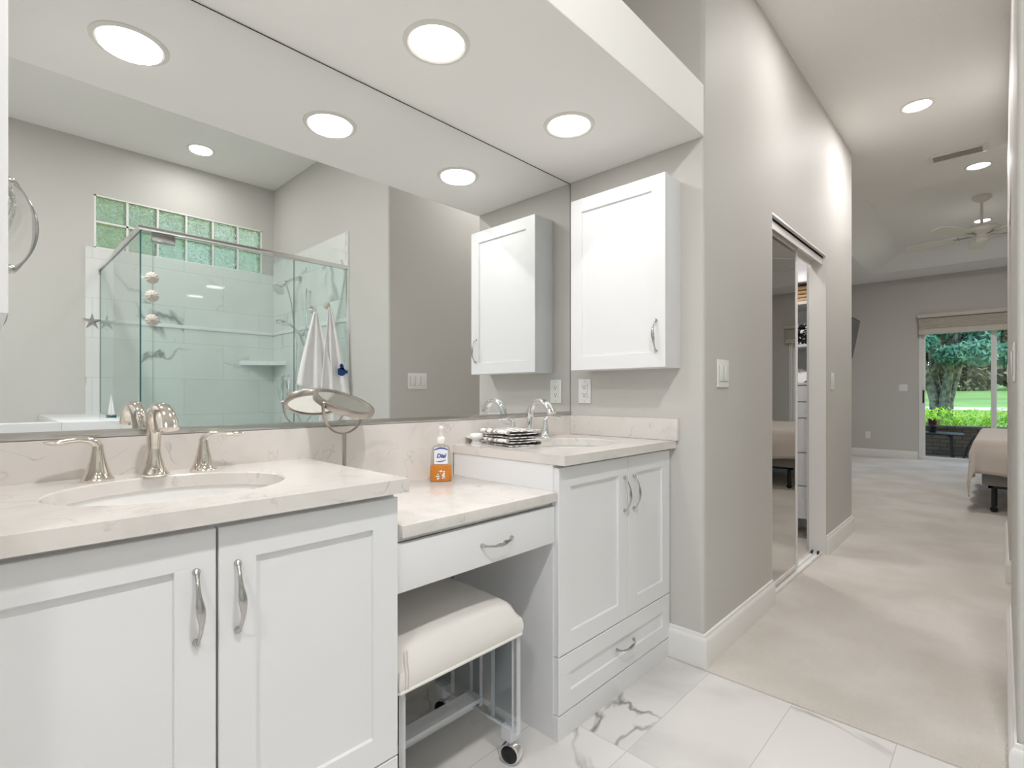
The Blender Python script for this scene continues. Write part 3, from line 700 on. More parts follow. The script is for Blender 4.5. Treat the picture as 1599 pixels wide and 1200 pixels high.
def onbottle(y, z, d=.0006):
    a = .034 + (.09 - z) / .04 * .002 if z > .05 else .0385; b = .0225 if z < .06 else .0225 - (z - .06) * .05
    c = max(0, 1 - abs(y / a) ** (2 / .75)); return (b * c ** (.375) + d, y, z)
lb = obj('label', MB().grid(lambda u, v: onbottle((u - .5) * .046, .062 + v * .056), 16, 4).xf(Rz), 'labelw', t, norm=False)
mbn = MB()
mbn.grid(lambda u, v: onbottle((u - .5) * .046, .108 + v * .004 + (1 - (2 * u - 1) ** 2) * .006, .0012), 16, 1)
obj('label_band', mbn.xf(Rz), 'navy', lb, norm=False)
mbn = MB()
mbn.grid(lambda u, v: onbottle((u - .5) * .040, .0712 + v * .0035 * (1 - (2 * u - 1) ** 2) - (1 - (2 * u - 1) ** 2) * .005 + u * .006, .0012), 16, 1)
obj('label_band', mbn.xf(Rz), 'navy', lb, norm=False)
cu = bpy.data.curves.new('t', 'FONT'); cu.body = 'Dial'; cu.size = .0195; cu.align_x = 'CENTER'; cu.shear = .25; cu.offset = .0006; cu.extrude = .0003
to = bpy.data.objects.new('t', cu); COL.objects.link(to)
me_ = bpy.data.meshes.new_from_object(to.evaluated_get(bpy.context.evaluated_depsgraph_get())); bpy.data.objects.remove(to)
b2 = bmesh.new(); b2.from_mesh(me_); mbt = MB(); mbt._merge(b2)
for v in mbt.bm.verts:
    x, y, z = v.co; v.co = Vector(onbottle(x, .0835 + y, .0014 + z))
obj('lettering', mbt.xf(Rz), 'navy', lb, smooth=False, norm=False)
mbp = MB(); random.seed(5)
for k in range(16):
    r_k = random.uniform(.0016, .0042); yc_, zc2 = random.uniform(-.015, .013), .013 + (k % 4) * .008 + random.uniform(-.002, .002)
    mbp.bm.faces.new([mbp.bm.verts.new(onbottle(yc_ + r_k * math.cos(a), zc2 + r_k * .8 * math.sin(a), .0016)) for a in [2 * PI * i / 9 for i in range(9)]])
obj('label_print', mbp.xf(Rz), 'labelw', t, norm=False)

# ------------------------------------------------------------------ soap dish, bar, folded cloths
t = thing('soap_dish', 'small white pedestal soap dish at the corner of the farther countertop', 'soap dish', (-1.455, 1.325, CT))
mb = MB(); seg = 48; rings = []
for r, z in ((0.0, 0), (.026, 0), (.027, .004), (.021, .008), (.020, .014), (.03, .0195), (.046, .025), (.0475, .0265), (.044, .026), (.03, .022), (.0, .0215)):
    if r == 0: rings.append([mb.bm.verts.new((-1.452, 1.322, CT + z))]); continue
    rings.append([mb.bm.verts.new((-1.452 + (r * (1 + (.07 * math.cos(8 * 2 * PI * k / seg) if r > .035 else 0))) * .72 * math.cos(2 * PI * k / seg), 1.322 + (r * (1 + (.07 * math.cos(8 * 2 * PI * k / seg) if r > .035 else 0))) * math.sin(2 * PI * k / seg), CT + .0003 + z)) for k in range(seg)])
for A_, B_ in zip(rings, rings[1:]):
    for k in range(seg):
        vs = [A_[k % len(A_)], A_[(k + 1) % seg % len(A_)], B_[(k + 1) % seg % len(B_)], B_[k % len(B_)]]; u_ = []
        for v in vs:
            if v not in u_: u_.append(v)
        if len(u_) > 2: mb.bm.faces.new(u_)
obj('dish', mb, 'ceramic', t, angle=60)
mb = MB().lathe([(0, 0), (.8, .0), (.97, .004), (1, .008), (.97, .012), (.8, .0155), (0, .017)], (-1.452, 1.325, CT + .0235), seg=32, sx=.024, sy=.034)
o = obj('soap_bar', mb, 'ceramic', angle=60); tag(o, 'white oval bar of soap lying on the pedestal dish', 'soap')

def folded(zb, layers, gap, label, seed):
    """cloth folded into a zigzag of layers, its open folded end towards the room"""
    random.seed(seed)
    w = .132; th = .0035; pts = []
    sp = gap
    for k in range(layers):
        y0, y1 = (-w / 2, w / 2) if k % 2 == 0 else (w / 2, -w / 2)
        for i in range(9):
            f = i / 8; pts.append((y0 + (y1 - y0) * f, zb + th + k * sp + math.sin(f * PI * 2 + k) * .0006))
        if k < layers - 1:
            s = 1 if y1 > 0 else -1
            for a in (-60, -20, 20, 60):
                pts.append((y1 + s * math.cos(math.radians(a)) * sp * .9, zb + th + k * sp + sp / 2 + math.sin(math.radians(a)) * sp / 2))
    mb = MB()
    n = len(pts); g = []
    Lx = .19
    for j in range(15):
        f = j / 14; x = (f - .5) * Lx
        row = []
        for i, (y, z) in enumerate(pts):
            dz = math.sin(f * 9 + i * .25 + seed) * .0009
            row.append(mb.bm.verts.new((x + math.sin(i * .4 + seed) * .0025 * (1 if j in (0, 14) else 0), y + math.sin(f * 5 + seed) * .0012, z + dz)))
        g.append(row)
    for j in range(14):
        for i in range(n - 1): mb.bm.faces.new((g[j][i], g[j + 1][i], g[j + 1][i + 1], g[j][i + 1]))
    mb.xf(Matrix.Translation((-1.335, 1.388, 0)) @ Matrix.Rotation(math.radians(-13 + seed * 1.5), 4, 'Z'))
    o = obj('folded_cloth', mb, 'check_cloth', angle=70, norm=False)
    md = o.modifiers.new('thick', 'SOLIDIFY'); md.thickness = .003; md.offset = 0
    tag(o, label, 'cloth', 'folded patterned cloths'); return o
folded(CT, 3, .0105, 'grey and white patterned cloth folded flat on the farther countertop, the lower of two', 1)
folded(CT + .0295, 3, .0115, 'grey and white patterned cloth folded on top of another one beside the sink', 2)

# ------------------------------------------------------------------ shower (seen in the mirror)
tz = 2.30
mb = MB().box(BX - .012, BX - .0005, .56, PY - .0005, 0, gz0)
struct('wall_shower_tile', mb, 'stile', smooth=False)
mb = MB().box(.571, BX - .0125, PY - .012, PY - .0005, 0, tz); struct('wall_shower_tile.001', mb, 'stile2', smooth=False)
mb = MB().box(BX - .02, BX - .0125, .65, PY - .0125, 1.62, 1.65, bev=.003).box(.571, BX - .02, PY - .02, PY - .0125, 1.62, 1.65, bev=.003); struct('trim_1', mb, 'slab')
mb = MB().box(.562, .571, PY - .014, PY - .0005, 0, tz); struct('trim_2', mb, 'slab', smooth=False)
# tub deck / half wall
t = thing('tub_surround', 'white marble tub surround with a broad flat ledge, at the bottom left of the mirror', 'bathtub', (1.27, 0, 0))
mb = MB().box(.5, BX - .001, .30, .64, 0, .926, bev=.004).box(.5, .64, -1.0, .30, 0, .926, bev=.004)
obj('ledge', mb, 'slab', t)
obj('basin', MB().box(.64, BX - .001, -1.0, .30, 0, .5).box(.64, .72, -1.0, .30, .5, .9, bev=.02), 'ceramic', t)
mb = MB().box(.53, .66, .64, PY - .0005, 0, .1, bev=.003); struct('trim_3', mb, 'slab')
# enclosure
GX, GY0, GY1, GT = .574, .648, PY - .016, 2.01
t = thing('shower_enclosure', 'frameless glass shower enclosure with a chrome top rail, reflected in the mirror', 'shower enclosure', (GX, (GY0 + GY1) / 2, .1))
obj('return_panel', MB().box(GX + .01, BX - .014, GY0 - .004, GY0 + .004, .928, GT, edge=1), ['shower_glass', 'glass_edge'], t, smooth=False)
obj('fixed_panel', MB().box(GX - .004, GX + .004, GY0, .705, .102, GT, edge=1), ['shower_glass', 'glass_edge'], t, smooth=False)
dr = obj('glass_door', MB().box(GX - .004, GX + .004, .71, 1.525, .11, GT - .006, edge=1), ['shower_glass', 'glass_edge'], t, smooth=False)
obj('end_panel', MB().box(GX - .004, GX + .004, 1.53, GY1, .102, GT, edge=1), ['shower_glass', 'glass_edge'], t, smooth=False)
obj('top_rail', MB().box(GX - .014, GX + .014, GY0 - .014, PY - .013, GT, GT + .03, bev=.004).box(GX + .014, BX - .013, GY0 - .014, GY0 + .012, GT, GT + .03, bev=.004), 'chrome', t)
obj('corner_edge', MB().box(GX - .005, GX + .005, GY0 - .005, GY0 + .001, .928, GT), 'glass_edge', t, smooth=False)
obj('side_channel', MB().box(GX - .01, GX + .01, GY1 - .002, PY - .0125, .1, GT, bev=.002), 'chrome', t)
obj('hinge', MB().box(GX - .016, GX + .016, .70, .815, GT - .055, GT - .002, bev=.003), 'pull', dr)
hd = MB()
for sx in (-1, 1):
    hd.tube([(GX + sx * .004, 1.47, 1.0), (GX + sx * .05, 1.47, 1.0), (GX + sx * .058, 1.47, 1.01), (GX + sx * .058, 1.47, 1.19), (GX + sx * .05, 1.47, 1.2), (GX + sx * .004, 1.47, 1.2)], .0095, seg=14)
obj('door_pull', hd, 'chrome', dr)
# corner shelf
mb = MB().prism([(BX - .013, PY - .013), (BX - .013, 1.63), (1.68, PY - .013)], 1.335, 1.372)
o = obj('corner_shelf', mb, 'slab'); tag(o, 'white marble corner shelf inside the shower', 'shelf')
# shower head, arm, hand shower
t = thing('overhead_shower', 'chrome shower head on a bent arm high on the shower end wall', 'shower head', (1.38, PY - .012, 2.05))
obj('flange', MB().lathe([(0, 0), (.032, 0), (.03, .008), (.012, .012), (0, .012)], (1.38, PY - .012, 2.06), (0, -1, 0), seg=24), 'chrome', t)
obj('arm', MB().tube([(1.38, PY - .015, 2.06), (1.38, PY - .06, 2.058), (1.375, PY - .11, 2.03), (1.37, PY - .16, 1.99)], .011, seg=14), 'chrome', t)
obj('diverter', MB().lathe([(0, -.02), (.018, -.02), (.022, 0), (.018, .02), (0, .02)], (1.372, PY - .14, 2.005), (0, -.7, -.7), seg=20), 'chrome', t)
obj('head', MB().lathe([(0, 0), (.014, 0), (.018, .02), (.045, .05), (.052, .06), (.05, .068), (0, .066)], (1.37, PY - .165, 1.985), (-.25, -.75, -.75), seg=32), 'chrome', t)
t = thing('hand_shower', 'chrome hand shower with its hose on a slide bar, on the shower end wall', 'hand shower', (1.18, PY - .012, 1.1))
obj('slide_bar', MB().tube([(1.18, PY - .05, 1.2), (1.18, PY - .05, 1.95)], .009, seg=12).tube([(1.18, PY - .013, 1.22), (1.18, PY - .05, 1.22)], .011, seg=12).tube([(1.18, PY - .013, 1.93), (1.18, PY - .05, 1.93)], .011, seg=12), 'chrome', t)
obj('holder', MB().box(1.155, 1.205, PY - .085, PY - .035, 1.55, 1.6, bev=.008), 'chrome', t)
obj('wand', MB().tube([(1.19, PY - .06, 1.47), (1.18, PY - .1, 1.56), (1.175, PY - .17, 1.63), (1.172, PY - .21, 1.645)], [.011, .012, .013, .016], seg=14).lathe([(0, -.01), (.03, -.008), (.052, .008), (.054, .02), (0, .022)], (1.17, PY - .25, 1.655), (0, -.25, -1), seg=32), 'chrome', t)
obj('hose', MB().tube([(1.19, PY - .06, 1.47), (1.2, PY - .08, 1.3), (1.24, PY - .1, 1.1), (1.3, PY - .09, 1.15), (1.36, PY - .05, 1.5), (1.38, PY - .09, 1.85), (1.375, PY - .13, 1.99)], .006, seg=8), 'chrome', t)
t = thing('shower_valve', 'chrome shower valve with a cross lever behind the hanging towels', 'shower valve', (1.3, PY - .012, 1.1))
obj('escutcheon', MB().lathe([(0, 0), (.075, 0), (.072, .008), (.03, .014), (.025, .04), (0, .045)], (1.0, PY - .012, 1.12), (0, -1, 0), seg=32), 'chrome', t)
obj('lever', MB().tube([(1.0, PY - .05, 1.12), (1.06, PY - .065, 1.13), (1.12, PY - .06, 1.12)], [.011, .009, .006], seg=12), 'chrome', t)
# towels on suction hooks
def hook(y, z, label, shell):
    t = thing('suction_hook', label, 'hook', (GX - .005, y, z), 'suction hooks on the shower glass')
    obj('cup', MB().lathe([(0, .012), (.012, .01), (.024, .003), (.028, 0)], (GX - .0045, y, z + .02), (-1, 0, 0), seg=24), 'shade' if shell else 'chrome', t, norm=False)
    obj('hook_arm', MB().tube([(GX - .014, y, z + .02), (GX - .02, y, z), (GX - .034, y, z - .006), (GX - .036, y, z + .008)], .003, seg=8), 'chrome', t)
hook(1.66, 1.655, 'small chrome suction hook holding the left towel', False)
hook(1.765, 1.70, 'cream shell suction hook holding the right towel', True)
def hanging_towel(y, zt, zb, wl, wr, label, ph, skew=0):
    H = zt - zb
    def fn(u, v):
        s = u * 2 - 1; d = 1 - (1 - v) ** 1.25
        wd = .010 + (wl if s < 0 else wr) * d
        fold = math.sin(s * 7 + ph) * .014 * (.35 + .65 * v) + math.cos(s * 15 + ph) * .005 * v
        return (GX - .046 - fold - .01 * v, y + s * wd + skew * v, zt - v * H * (1 - .07 * abs(s + .15) * v))
    mb = MB().grid(fn, 44, 36)
    o = obj('hanging_towel', mb, 'towel', angle=80, norm=False); md = o.modifiers.new('thick', 'SOLIDIFY'); md.thickness = .007; md.offset = 0
    tag(o, label, 'towel', 'towels hanging on the shower glass'); return o
hanging_towel(1.66, 1.655, 1.10, .125, .125, 'plain white towel hanging in a point from the left hook on the shower glass', .4)
tw = hanging_towel(1.765, 1.70, .80, .11, .15, 'white towel with a blue motif, hanging rightmost on the shower glass', 1.9, .03)
def fish(s, c0):
    mb = MB(); cy, cz = c0; xs = GX - .085
    pts = [(.035 * s * math.cos(a) * (1 + .12 * math.cos(3 * a)), .03 * s * math.sin(a)) for a in [2 * PI * k / 24 for k in range(24)]]
    mb.prism([(cy + p, cz + q) for p, q in pts], xs, xs + .002, plane='yz')
    mb.prism([(cy + .02, cz + .01), (cy + .012, cz + .05), (cy - .002, cz + .062), (cy - .016, cz + .05), (cy - .01, cz + .02)], xs, xs + .002, plane='yz')
    mb.prism([(cy + .03, cz), (cy + .048, cz + .02), (cy + .046, cz - .018)], xs, xs + .002, plane='yz')
    return mb
obj('printed_motif', fish(1, (1.84, 1.235)), 'blue_print', tw, smooth=False)
# shell strand on the glass
t = thing('shell_strand', 'strand of three pale seashells hanging on the shower glass', 'decoration', (GX - .012, .70, 1.45))
obj('cord', MB().tube([(GX - .012, .70, 1.80), (GX - .012, .70, 1.42)], .0012, seg=6), 'shade', t)
for zz in (1.745, 1.64, 1.50):
    mb = MB(); seg = 40
    pr = [(0, .014), (.5, .012), (.85, .005), (1, -.001)]
    rings = []
    for r, h in pr:
        rings.append([mb.bm.verts.new((GX - .012 - h * (1 + .1 * math.cos(10 * 2 * PI * k / seg)), .70 + .034 * r * (1 + .06 * math.cos(10 * 2 * PI * k / seg)) * math.cos(2 * PI * k / seg), zz + .034 * r * (1 + .06 * math.cos(10 * 2 * PI * k / seg)) * math.sin(2 * PI * k / seg))) for k in range(seg)])
    for A_, B_ in zip(rings, rings[1:]):
        for k in range(seg): mb.bm.faces.new((A_[k], A_[(k + 1) % seg], B_[(k + 1) % seg], B_[k]))
    obj('seashell', mb, 'shade', t, angle=60)
# starfish on the tile
mb = MB(); pts = []
for k in range(10):
    a = PI / 2 + PI * k / 5; r = .065 if k % 2 == 0 else .022; pts.append((.60 + r * math.cos(a), 1.62 + r * math.sin(a)))
cen = mb.bm.verts.new((BX - .034, .60, 1.62)); rg = [mb.bm.verts.new((BX - .0135, a, b)) for a, b in pts]
for k in range(10): mb.bm.faces.new((cen, rg[k], rg[(k + 1) % 10]))
mb.bm.faces.new(rg)
o = obj('starfish', mb, 'pull', smooth=False); tag(o, 'grey metal starfish ornament on the edge of the shower tile', 'decoration')
# sailboat on the ledge
t = thing('toy_sailboat', 'small sailboat ornament with two white sails on the tub ledge', 'ornament', (1.0, .575, .926))
SB = Matrix.Translation((1.0, .575, .9263)) @ Matrix.Rotation(math.radians(65), 4, 'Z') @ Matrix.Scale(.85, 4)
hull = MB(); rr_ = []
for j in range(9):
    f = j / 8 * 2 - 1; w_ = .018 * (1 - f * f) ** .6 + .0005; rr_.append([hull.bm.verts.new((sy * w_ * k_, f * .055, zz)) for sy, k_, zz in ((-1, 1, .014 + .006 * f * f), (-1, .6, .003), (0, 0, 0), (1, .6, .003), (1, 1, .014 + .006 * f * f))])
for A_, B_ in zip(rr_, rr_[1:]):
    for k in range(5): hull.bm.faces.new((A_[k], A_[(k + 1) % 5], B_[(k + 1) % 5], B_[k]))
obj('hull', hull.xf(SB), 'glass_edge', t)
obj('mast', MB().tube([(0, 0, .012), (0, 0, .165)], .0018, seg=8).xf(SB), 'trim', t)
for s, h in ((-1, .14), (1, .125)):
    obj('sail', MB().prism([(s * .004, .022), (s * .036, .026), (s * .006, .02 + h)], -.0005, .001, plane='yz').xf(SB), 'sheet', t, smooth=False)
# round chrome ornament on the back wall
t = thing('round_wall_mirror', 'round chrome-ringed ornament on the wall above the tub, cut by the left cabinet', 'ornament', (BX - .02, -.05, 2.1))
ring = [(BX - .03, -.05 + .205 * math.cos(a), 2.375 + .205 * math.sin(a)) for a in [2 * PI * k / 72 for k in range(72)]]
obj('ring', MB().tube(ring, .008, seg=12, closed=True), 'chrome', t)
ou = []
for k in range(97):
    a = -PI * .62 + PI * 1.24 * k / 96; r = .225 + .045 * abs(math.sin(a)) ** 3
    ou.append((BX - .045 + .004 * math.cos(k * 1.2), -.05 + r * math.cos(a) * 1.02, 2.375 + r * 1.12 * math.sin(a) + .004 * math.sin(k * 1.2)))
obj('outer_bow', MB().tube(ou, .009, seg=8), 'chrome', t)
obj('bracket', MB().lathe([(0, 0), (.03, 0), (.03, .02), (0, .02)], (BX - .001, -.05 + .09, 2.2), (-1, 0, 0), seg=20), 'chrome', t)

# glass block window
fr = MB(); win = struct('window_1', MB().box(BX + .0, BX + .015, gy0, gy0 + .012, gz0, gz1).box(BX, BX + .015, gy1 - .012, gy1, gz0, gz1).box(BX, BX + .015, gy0, gy1, gz0, gz0 + .01).box(BX, BX + .015, gy0, gy1, gz1 - .01, gz1), 'trim', smooth=False)
bw = (gy1 - gy0 - .008) / 6; bh = (gz1 - gz0 - .008) / 2
mo = MB()
for k in range(1, 6): mo.box(BX + .005, BX + .1, gy0 + .004 + k * bw - .007, gy0 + .004 + k * bw + .007, gz0, gz1)
mo.box(BX + .005, BX + .1, gy0, gy1, gz0 + .004 + bh - .007, gz0 + .004 + bh + .007)
obj('mortar', mo, 'trim', win, smooth=False)
for i in range(6):
    for j in range(2):
        y0 = gy0 + .004 + i * bw; z0 = gz0 + .004 + j * bh
        obj('glass_block', MB().box(BX + .012, BX + .09, y0 + .0075, y0 + bw - .0075, z0 + .0075, z0 + bh - .0075, bev=.012, seg=3), 'block', win, angle=60)

# ------------------------------------------------------------------ closet
DX = -.897
t = thing('closet_door', 'sliding mirrored closet door in a white frame, standing half open', 'door', (DX, 3.09, .02))
y0, y1, z0, z1 = 2.70, 3.425, .025, 1.955
obj('mirror_panel', MB().box(DX - .004, DX + .003, y0 + .02, y1 - .022, z0 + .02, z1 - .02), 'mirror2', t, smooth=False)
obj('frame', MB().box(DX - .012, DX + .008, y0, y0 + .024, z0, z1, bev=.002).box(DX - .012, DX + .008, y1 - .026, y1, z0, z1, bev=.002).box(DX - .012, DX + .008, y0 + .024, y1 - .026, z0, z0 + .024, bev=.002).box(DX - .012, DX + .008, y0 + .024, y1 - .026, z1 - .024, z1, bev=.002), 'trim', t)
t = thing('door_track', 'white top and bottom sliding track of the closet opening', 'door track', (-.9, 3.34, .004))
obj('top_track', MB().box(-.935, -.925, 2.795, 3.895, 1.94, 1.999).box(-.935, -.862, 2.795, 3.895, 1.975, 1.999).box(-.868, -.862, 2.795, 3.895, 1.935, 1.999), 'trim', t, smooth=False)
obj('top_liner', MB().box(-.862, W - .0005, 2.7965, 3.8935, 1.988, 1.9995), 'trim', t, smooth=False)
obj('bottom_track', MB().box(-.93, -.865, 2.795, 3.895, .005, .009).box(-.93, -.926, 2.795, 3.895, .009, .02).box(-.902, -.898, 2.795, 3.895, .009, .02).box(-.869, -.865, 2.795, 3.895, .009, .02), 'trim', t, smooth=False)
obj('floor_guide', MB().box(-.885, -.875, 3.84, 3.87, .009, .03, bev=.002).box(-.92, -.91, 3.84, 3.87, .009, .03, bev=.002), 'black', t)
struct('trim_4', MB().box(W - .1, W - .001, 3.894, 3.8995, .0, 1.999).box(W - .1, W - .001, 2.7905, 2.796, 0, 1.999), 'trim', smooth=False)
sy = 4.2
t = thing('closet_shelving', 'white built-in closet shelves above a stack of drawers', 'shelving', (-1.3, 4.4, .005))
mb = MB().box(-1.64, -.96, sy + .36, sy + .38, 0.005, 2.45)
mb.box(-.978, -.960, sy, sy + .36, .005, 2.45).box(-1.64, -1.622, sy, sy + .36, .005, 2.45)
obj('side_panel', mb, 'cab', t, smooth=False)
for z in (1.44, 1.755, 1.92, 2.3): obj('shelf', MB().box(-1.622, -.978, sy + .003, sy + .36, z - .02, z, bev=.001), 'cab', t)
obj('drawer_case', MB().box(-1.622, -.978, sy + .02, sy + .36, .15, 1.14).box(-1.63, -.97, sy - .003, sy + .36, 1.14, 1.158, bev=.001), 'cab', t, smooth=False)
for a, b in ((.155, .395), (.40, .64), (.645, .895), (.90, 1.015), (1.02, 1.137)):
    obj('drawer', MB().box(-1.618, -.980, sy, sy + .0195, a, b - .004), 'cab', t, smooth=False)
def stack(name, x0, x1, zs, m, label, cat, n, h, grp):
    z = zs
    for k in range(n):
        o = obj(name, MB().box(x0 + random.uniform(0, .012), x1 - random.uniform(0, .012), sy + .03 + random.uniform(0, .02), sy + .3, z + .0005, z + h - .0005, bev=h * .4, seg=3), m, angle=60)
        tag(o, label % ['bottom', 'second', 'third', 'fourth', 'fifth', 'sixth'][k], cat, grp); z += h
stack('folded_linen', -1.25, -1.0, 1.755, 'wood_stripe', 'brown striped folded linen on the closet shelf, %s from the bottom of its stack', 'linen', 4, .03, 'striped linens on the closet shelf')
stack('folded_shirt', -1.25, -.99, 1.44, 'black_cloth', 'black and white folded shirt on the closet shelf, %s from the bottom of its stack', 'shirt', 4, .038, 'black and white shirts on the closet shelf')
mb = MB()
mb.grid(lambda u, v: (-1.3 + u * .3, sy + .02 + v * .25, 1.162 + .17 * math.sin(PI * min(1, v * 1.1)) ** .6 * (.75 + .25 * math.sin(u * 6)) + .01 * math.sin(u * 23 + v * 9) + (0 if v > .02 else 0)), 30, 16)
o = obj('rumpled_blanket', mb, 'towel', angle=80, norm=False); tag(o, 'rumpled white blanket lying on top of the closet drawers', 'blanket')

# ------------------------------------------------------------------ hall ceiling vent, fan
t = thing('air_vent', 'white rectangular supply vent in the ceiling at the end of the hall', 'air vent', (-.25, 5.266, HC))
obj('frame', MB().box(-.425, -.395, 5.2, 5.335, HC - .012, HC - .0005, bev=.002).box(-.105, -.075, 5.2, 5.335, HC - .012, HC - .0005, bev=.002).box(-.395, -.105, 5.2, 5.215, HC - .012, HC - .0005).box(-.395, -.105, 5.32, 5.335, HC - .012, HC - .0005), 'fan', t)
sl = MB()
for k in range(4): sl.box(-.395, -.105, -.014, .014, -.001, .001, rot=Matrix.Translation((0, 5.23 + k * .027, HC - .011)) @ Matrix.Rotation(math.radians(35), 4, 'X'))
obj('louvers', sl, 'fan', t, smooth=False)
obj('duct', MB().box(-.395, -.105, 5.215, 5.32, HC - .003, HC - .0006), 'cabdark', t, smooth=False)
fx, fy = -.156, 7.47
t = thing('ceiling_fan', 'white five-blade ceiling fan hanging in the bedroom', 'ceiling fan', (fx, fy, 2.7))
obj('canopy', MB().lathe([(0, 0), (.085, 0), (.082, -.02), (.05, -.05), (.02, -.065), (0, -.065)], (fx, fy, zt_ - .0005), seg=32), 'fan', t)
obj('downrod', MB().tube([(fx, fy, zt_ - .06), (fx, fy, 2.88)], .013, seg=14), 'fan', t)
obj('motor', MB().lathe([(0, .06), (.03, .058), (.05, .04), (.13, .03), (.16, .005), (.16, -.03), (.12, -.05), (.07, -.06), (.06, -.075), (0, -.075)], (fx, fy, 2.84), seg=40), 'fan', t)
obj('switch_housing', MB().lathe([(0, 0), (.055, 0), (.06, -.015), (.058, -.05), (.045, -.06), (0, -.06)], (fx, fy, 2.765), seg=32), 'fan', t)
for k in range(5):
    Rk = Matrix.Translation((fx, fy, 2.785)) @ Matrix.Rotation(math.radians(168 + 72 * k), 4, 'Z')
    b = MB(); pts = [(.2, -.05), (.24, -.06), (.5, -.072), (.64, -.07), (.675, -.05), (.685, 0), (.675, .05), (.64, .07), (.5, .072), (.24, .06), (.2, .05)]
    b.prism(pts, -.004, .004).xf(Rk @ Matrix.Rotation(math.radians(11), 4, 'X'))
    bl = obj('blade', b, 'fan', t, smooth=False)
    obj('blade_iron', MB().box(.07, .24, -.014, .014, -.004, .0, bev=.001).box(.19, .25, -.035, .035, -.002, .006, bev=.001).xf(Rk @ Matrix.Rotation(math.radians(11), 4, 'X')), 'satin', bl)

# ------------------------------------------------------------------ bedroom
t = thing('television', 'thin black television tilted on its wall bracket, just beyond the hall corner', 'television', (-1.8, 9.0, 1.7))
Rt = Matrix.Translation((-1.66, 9.02, 1.93)) @ Matrix.Rotation(math.radians(10), 4, 'Y')
obj('case', MB().box(-.022, .018, -.5, .5, -.29, .29, bev=.004).xf(Rt), 'black', t)
obj('screen', MB().box(.0182, .0195, -.485, .485, -.272, .275).xf(Rt), mat('screen_glass', (12, 13, 15), .08), t, smooth=False)
obj('bracket', MB().tube([(-1.999, 9.02, 1.95), (-1.85, 9.1, 1.95), (-1.69, 9.02, 1.93)], .018, seg=10).box(-1.999, -1.985, 8.95, 9.09, 1.85, 2.05), 'black', t)
# bed
t = thing('bed', 'low bed with a taupe bedspread hanging over its side, partly behind the right wall', 'bed', (.9, 7.2, .004))
bx0, bx1, by0, by1 = -.17, 2.04, 6.22, 8.2
obj('box_spring', MB().box(bx0 + .04, bx1, by0 + .04, by1 - .04, .25, .43, bev=.02), 'box_spring', t)
obj('mattress', MB().box(bx0 + .02, bx1, by0 + .02, by1 - .02, .432, .66, bev=.04, seg=4), 'sheet', t)
for xx in (bx0 + .12, .95, 1.9):
    for yy in (by0 + .14, by1 - .14):
        obj('leg', MB().tube([(xx, yy, .06), (xx, yy, .25)], .022, seg=12).lathe([(0, -.014), (.028, -.014), (.028, .014), (0, .014)], (xx, yy, .032), (0, 1, 0), seg=16), 'black', t)
obj('bed_frame', MB().box(bx0 + .08, bx1, by0 + .12, by0 + .15, .22, .25).box(bx0 + .08, bx1, by1 - .15, by1 - .12, .22, .25).box(bx0 + .08, bx0 + .11, by0 + .12, by1 - .12, .22, .25), 'black', t, smooth=False)
mb = MB(); nu, nv = 56, 64
hang = .36; cx0, cx1 = bx0 - hang, bx1 - .5; cy0, cy1 = by0 - hang, by1 + hang
def spread(u, v):
    x = cx0 + (cx1 - cx0) * u; y = cy0 + (cy1 - cy0) * v; r = .05
    ox = max(0, bx0 - x); oy = max(0, by0 - y, y - by1); sgy = -1 if y < by0 else 1
    if ox == 0 and oy == 0: return (x, y, .676 + .002 * math.sin(x * 9) * math.sin(y * 7))
    d = math.hypot(ox, oy) if (ox > 0 and oy > 0) else max(ox, oy)
    X = max(x, bx0); Y = min(max(y, by0), by1)
    dx, dy = (-ox, sgy * oy); L = math.hypot(dx, dy) or 1; dx /= L; dy /= L
    fl = .03 * min(1, d / .15) * (1 + .5 * math.sin((x if oy > ox else y) * 14 + 1)) + .02 * (1 if ox > 0 and oy > 0 else 0) * d * 3
    drop = d * .97 * (1 - .10 * math.sin((x if oy > ox else y) * 5.2 + 2.2) * (d / hang))
    return (X + dx * (fl + .006), Y + dy * (fl + .006), .676 - drop)
mb.grid(spread, nu, nv)
o = obj('bedspread', mb, 'bed', t, angle=80, norm=False); md = o.modifiers.new('thick', 'SOLIDIFY'); md.thickness = .008; md.offset = -1
obj('pillow', MB().lathe([(0, -.07), (.7, -.055), (.95, -.02), (1, 0), (.95, .02), (.7, .055), (0, .07)], (1.75, 6.8, .74), seg=32, sx=.22, sy=.36), 'sheet', t, angle=80)
obj('pillow', MB().lathe([(0, -.07), (.7, -.055), (.95, -.02), (1, 0), (.95, .02), (.7, .055), (0, .07)], (1.75, 7.65, .74), seg=32, sx=.22, sy=.36), 'sheet', t, angle=80)
# sliding door
win = struct('door_2', MB().box(-.989, -.945, FY + .01, FY + .12, .01, 2.175, bev=.003).box(1.1, 1.149, FY + .01, FY + .12, .01, 2.175, bev=.003).box(-.945, 1.1, FY + .01, FY + .12, 2.12, 2.175).box(-.945, 1.1, FY + .01, FY + .12, .004, .03), 'trim')
pa = obj('sliding_panel', MB().box(-.945, -.905, FY + .03, FY + .06, .035, 2.118, bev=.003).box(-.12, -.08, FY + .03, FY + .06, .035, 2.118, bev=.003).box(-.905, -.12, FY + .03, FY + .06, .035, .06).box(-.905, -.12, FY + .03, FY + .06, 2.08, 2.118), 'trim', win)
obj('glass_pane', MB().box(-.905, -.12, FY + .043, FY + .047, .06, 2.08), 'glass', pa, smooth=False)
obj('door_handle', MB().box(-.938, -.918, FY + .012, FY + .03, .93, 1.14, bev=.004), 'black', pa)
